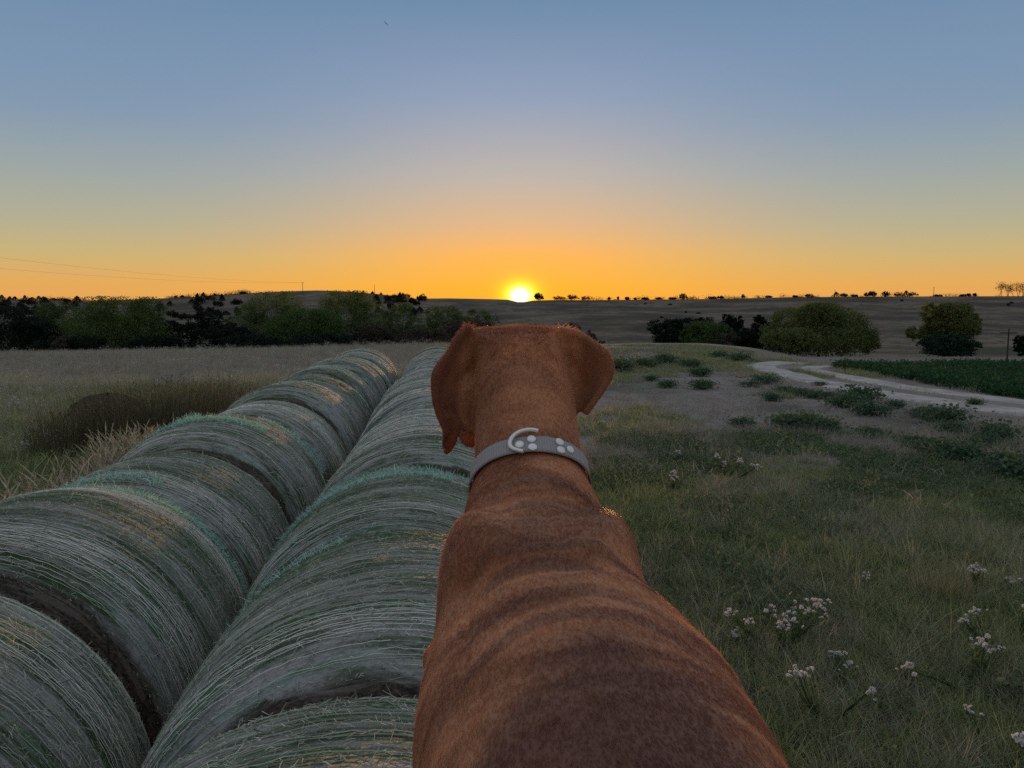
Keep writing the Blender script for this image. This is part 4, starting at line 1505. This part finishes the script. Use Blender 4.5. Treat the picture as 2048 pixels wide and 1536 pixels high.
def painted_sheen(t, vec):
    """fur-direction sheen painted as darker colour: loin and withers patches, arcs across the back"""
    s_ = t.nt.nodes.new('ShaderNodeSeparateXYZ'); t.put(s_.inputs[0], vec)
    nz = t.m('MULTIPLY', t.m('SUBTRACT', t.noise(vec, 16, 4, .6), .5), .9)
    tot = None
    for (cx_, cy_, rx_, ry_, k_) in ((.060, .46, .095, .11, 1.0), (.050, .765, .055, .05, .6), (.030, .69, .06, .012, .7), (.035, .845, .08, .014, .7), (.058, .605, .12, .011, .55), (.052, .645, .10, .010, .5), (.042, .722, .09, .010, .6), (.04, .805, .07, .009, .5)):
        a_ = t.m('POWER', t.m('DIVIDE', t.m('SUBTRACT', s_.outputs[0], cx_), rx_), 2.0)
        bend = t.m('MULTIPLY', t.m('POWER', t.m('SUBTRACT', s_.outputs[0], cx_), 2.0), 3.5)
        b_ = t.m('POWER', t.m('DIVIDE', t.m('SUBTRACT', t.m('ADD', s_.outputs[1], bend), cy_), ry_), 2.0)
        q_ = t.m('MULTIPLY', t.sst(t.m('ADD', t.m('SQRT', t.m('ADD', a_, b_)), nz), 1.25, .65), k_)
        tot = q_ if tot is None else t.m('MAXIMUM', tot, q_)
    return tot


def coat(t, vec, k=1.0):
    mp2 = t.nt.nodes.new('ShaderNodeMapping'); mp2.inputs['Scale'].default_value = (1, 4.0, 1)
    t.put(mp2.inputs[0], vec)
    n3 = t.noise(mp2.outputs[0], 5, 2, .5, .6)  # noise stretched into bands, so sheen ripples sit in the colour
    n2 = t.noise(vec, 7, 2, .5, .5)
    col = t.mix(t.sst(n3, .36, .66), (.38 * k, .132 * k, .054 * k), (.76 * k, .34 * k, .16 * k))
    col = t.mix(t.m('MULTIPLY', t.sst(n2, .45, .7), .35), col, (.27 * k, .095 * k, .055 * k))
    s_ = t.nt.nodes.new('ShaderNodeSeparateXYZ'); t.put(s_.inputs[0], vec)
    # the ear leather is a darker red than the skull
    e_ = t.sst(t.m('ABSOLUTE', t.m('SUBTRACT', s_.outputs[0], .011)), .072, .088)
    e_ = t.m('MULTIPLY', e_, t.m('MULTIPLY', t.sst(s_.outputs[1], .97, 1.0), t.sst(s_.outputs[2], 2.22, 2.26)))
    col = t.mix(t.m('MULTIPLY', e_, .6), col, (.24 * k, .075 * k, .036 * k))
    return t.mix(t.m('MULTIPLY', painted_sheen(t, vec), .75), col, (.16 * k, .058 * k, .040 * k))


cm, t = material('short_rust_coat')
tc = t.n('ShaderNodeTexCoord', out=3)
n1 = t.noise(tc, 420, 3, .7)
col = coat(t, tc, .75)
finish(t, col, .62, bump=n1, bstr=.35, bdist=.002, spec=.25, sheen=.15, trans=.03)
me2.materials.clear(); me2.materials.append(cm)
dog = empty('dog', dp(.06, .7, 0) * [1, 1, 0] + [0, 0, 1.55], label='short-haired rust brown dog on the hay bales, seen from behind, facing the sunset', cat='dog')
dog_body = bpy.data.objects.new('dog_body', me2)
C.objects.link(dog_body)
dog_body.parent = dog
dog_body.location = -dog.location

# short coat
bvh = BVHTree.FromPolygons([tuple(v) for v in co], [tuple(p.vertices) for p in me2.polygons])
me2.calc_loop_triangles()
tri = np.empty(len(me2.loop_triangles) * 3, int); me2.loop_triangles.foreach_get('vertices', tri); tri = tri.reshape(-1, 3)
me2.vertices.foreach_get('normal', nrm.ravel()) if False else None
nn = np.empty(nv * 3); me2.vertices.foreach_get('normal', nn); nn = nn.reshape(-1, 3)
A, B, D_ = co[tri[:, 0]], co[tri[:, 1]], co[tri[:, 2]]
ar = np.linalg.norm(np.cross(B - A, D_ - A), axis=1)
cen = (A + B + D_) / 3
wv = ar * np.where((cen[:, 1] > .36) & (cen[:, 2] > CAM[2] - .52), 1, .06)
NH = 240000
ti = rng.choice(len(tri), NH, p=wv / wv.sum())
u, v = rng.uniform(0, 1, (2, NH)); k = u + v > 1; u[k], v[k] = 1 - u[k], 1 - v[k]
P = A[ti] + (B[ti] - A[ti]) * u[:, None] + (D_[ti] - A[ti]) * v[:, None]
Nn = nn[tri[ti, 0]]
lp = (P - CAM) / S
onneck = np.clip((lp[:, 1] - .98) / .08, 0, 1)
dirv = np.stack([.25 * np.sign(lp[:, 0] - .04) * np.minimum(np.abs(lp[:, 0] - .04) / .1, 1), -1 + .35 * onneck, -.15 - .75 * onneck], -1)
dirv += .14 * np.stack([fbm(lp[:, 0] * 18, lp[:, 1] * 18 + k_, 1, 2) for k_ in (0, 7, 13)], -1)
dirv -= Nn * (dirv * Nn).sum(1)[:, None]
dirv /= np.linalg.norm(dirv, axis=1)[:, None] + 1e-9
dirv = dirv + Nn * rng.uniform(.08, .28, (NH, 1)) + rng.normal(0, .08, (NH, 3))
ln = rng.uniform(.0035, .0068, (NH, 1)) * np.where((lp[:, 1] > 1.14) & (np.abs(lp[:, 0] - .014) > .085), .5, 1.0)[:, None]
fz = ((lp[:, 1] > 1.16) & (Nn[:, 2] > .45) & (lp[:, 2] > -.075))[:, None]
ln = ln * np.where(fz, 1.3, 1.0)
dirv = dirv + Nn * np.where(fz, rng.uniform(.2, .7, (NH, 1)), 0)
pts = np.stack([P - Nn * .0004, P + dirv * ln * .5, P + dirv * ln - Nn * ln * .10], 1)
hc = bpy.data.hair_curves.new('short_fur')
hc.add_curves([3] * NH)
hc.attributes['position'].data.foreach_set('vector', pts.astype(np.float32).ravel())
ra = hc.attributes.get('radius') or hc.attributes.new('radius', 'FLOAT', 'POINT')
ra.data.foreach_set('value', np.tile(np.array([.00022, .00018, .00004], np.float32), NH))
hm, t = material('rust_hair')
hi = t.n('ShaderNodeHairInfo', out=4)
geo_ = t.n('ShaderNodeTexCoord', out=3)
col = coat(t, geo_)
col = t.mix(t.m('MULTIPLY', hi, .14), col, (.85, .50, .32))
finish(t, col, .42, trans=.4, spec=.5)
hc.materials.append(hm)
fur = bpy.data.objects.new('short_fur', hc)
C.objects.link(fur)
fur.parent = dog
fur.location = -dog.location
fur['kind'] = 'stuff'

for sxx in (-.033, .055):
    V, Fc = blob((sxx, 1.365, -.088), (.013, .013, .013), 12)
    e_ = mesh('eye', V, Fc, plain('eye', (.02, .012, .008), .15), dog); e_.location = -dog.location
V, Fc = blob((.008, 1.53, -.118), (.019, .015, .015), 12)
e_ = mesh('nose', V, Fc, plain('nose_leather', (.10, .045, .035), .5), dog); e_.location = -dog.location

# ------------------------------------------------------------------ collar
wm, t = material('grey_webbing')
tc = t.n('ShaderNodeAttribute', out=1, attribute_name='cyl')
s = t.nt.nodes.new('ShaderNodeSeparateXYZ'); t.put(s.inputs[0], tc)
wv_ = t.m('SINE', t.m('MULTIPLY', s.outputs[1], 60.0))
wx = t.m('SINE', t.m('MULTIPLY', s.outputs[0], 900.0))
n1 = t.noise(tc, 40, 3)
col = t.mix(t.sst(wv_, -.2, .6), (.30, .275, .26), (.62, .57, .54))
col = t.mix(t.m('MULTIPLY', t.sst(wx, 0, 1), .3), col, (.20, .19, .19))
finish(t, col, .65, bump=t.m('ADD', wv_, t.m('MULTIPLY', wx, .4)), bstr=.5, bdist=.0008, spec=.4)
STEEL = plain('nickel', (.86, .83, .78), .3, metal=.45, var=.05)
cc = dp(.026, 1.120, -.252)
axis = np.array([0.0, .72, .62]); axis /= np.linalg.norm(axis)
axis = axis + np.array([-.05, 0, 0]); axis /= np.linalg.norm(axis)
rt = Xa - axis * (Xa @ axis); rt /= np.linalg.norm(rt)
upv = np.cross(rt, axis)


def neck_hit(th, off):
    d_ = math.cos(th) * upv + math.sin(th) * rt
    o_ = cc + axis * off
    h_ = bvh.ray_cast(Vector(o_), Vector(d_))
    r_ = h_[3] if h_[0] is not None else .07
    return min(r_, .12), d_, o_


nc = 120
ths = np.linspace(0, 2 * math.pi, nc, endpoint=False)
bw = .0122
offs = [-bw, -bw * .96, -bw * .5, 0, bw * .5, bw * .96, bw]
rad = np.array([[neck_hit(a, f)[0] for f in offs] for a in ths])
for _ in range(6):
    rad = (np.roll(rad, 1, 0) + rad * 2 + np.roll(rad, -1, 0)) / 4
rad += .0035


def cpt(th, off, lift):
    """point on the collar's surface"""
    d_ = math.cos(th) * upv + math.sin(th) * rt
    k_ = (th % (2 * math.pi)) / (2 * math.pi) * nc
    i0 = int(k_) % nc; f_ = k_ - int(k_)
    row = rad[i0] * (1 - f_) + rad[(i0 + 1) % nc] * f_
    return cc + axis * off + d_ * (np.interp(off, offs, row) + lift), d_


V, At = [], []
for i, a in enumerate(ths):
    pr = [(o_, 0.0) for o_ in offs] + [(o_, .0022) for o_ in offs[::-1]]
    for j, (o_, l_) in enumerate(pr):
        l2 = l_ - (.0012 if j in (7, 13) else 0)
        V.append(cpt(a, o_, l2)[0]); At.append((i / nc, o_ / bw, 0))
m_ = 14
Fc = [(i * m_ + j, i * m_ + (j + 1) % m_, ((i + 1) % nc) * m_ + (j + 1) % m_, ((i + 1) % nc) * m_ + j) for i in range(nc) for j in range(m_)]
collar = mesh('collar', V, Fc, wm, dog, attrs={'cyl': At}, label='grey webbing collar with round rivets and a metal ring')
collar.location = -dog.location
# rivets
for th, off in ((.0, .0064), (-.20, -.0008), (.005, -.0068), (.47, .0064), (.47, -.0064), (.66, -.0004)):
    p, n_ = cpt(th + .02, off, .003)
    tt = np.cross(n_, axis); tt /= np.linalg.norm(tt)
    ax2 = np.cross(tt, n_)
    rr_ = []
    for r_, h_ in ((.0056, -.001), (.0056, .0008), (.0049, .0018), (.0031, .0022), (.0003, .0023)):
        an = np.linspace(0, 2 * math.pi, 20, endpoint=False)
        rr_.append(p + n_ * h_ + r_ * (np.cos(an)[:, None] * tt + np.sin(an)[:, None] * ax2))
    V, Fc = loft(rr_)
    mesh('rivet', V, Fc, STEEL, collar)
# ring lying on the webbing, its straight bar under the strap
pts = []
for a in np.linspace(R(60), R(250), 40):
    th = -.02 + math.cos(a) * .30
    off = math.sin(a) * .0175 + .001
    pts.append(cpt(th, off, .0062)[0])
V, Fc, _ = tube(pts, [.0026] * len(pts), 10)
mesh('metal_ring', V, Fc, STEEL, collar)


# ------------------------------------------------------------------ every label names one thing
bpy.context.view_layer.update()
NUM = ['leftmost', 'second from the left', 'third from the left', 'fourth from the left', 'fifth from the left', 'sixth from the left', 'seventh from the left', 'eighth from the left']


def tell_apart():
    by = {}
    for o in C.objects:
        if o.parent is None and o.get('label'):
            by.setdefault(o['label'], []).append(o)
    for lab, L in by.items():
        if len(L) < 2: continue
        L.sort(key=lambda o: o.location.x / o.location.y)
        for i, o in enumerate(L):
            j = len(L) - 1 - i
            if i <= j:
                o['label'] = lab + ', ' + (NUM[i] if i < 8 else '%dth from the left' % (i + 1))
            else:
                o['label'] = lab + ', ' + ('rightmost' if j == 0 else (NUM[j] if j < 8 else '%dth from the left' % (j + 1)).replace('left', 'right'))


tell_apart()
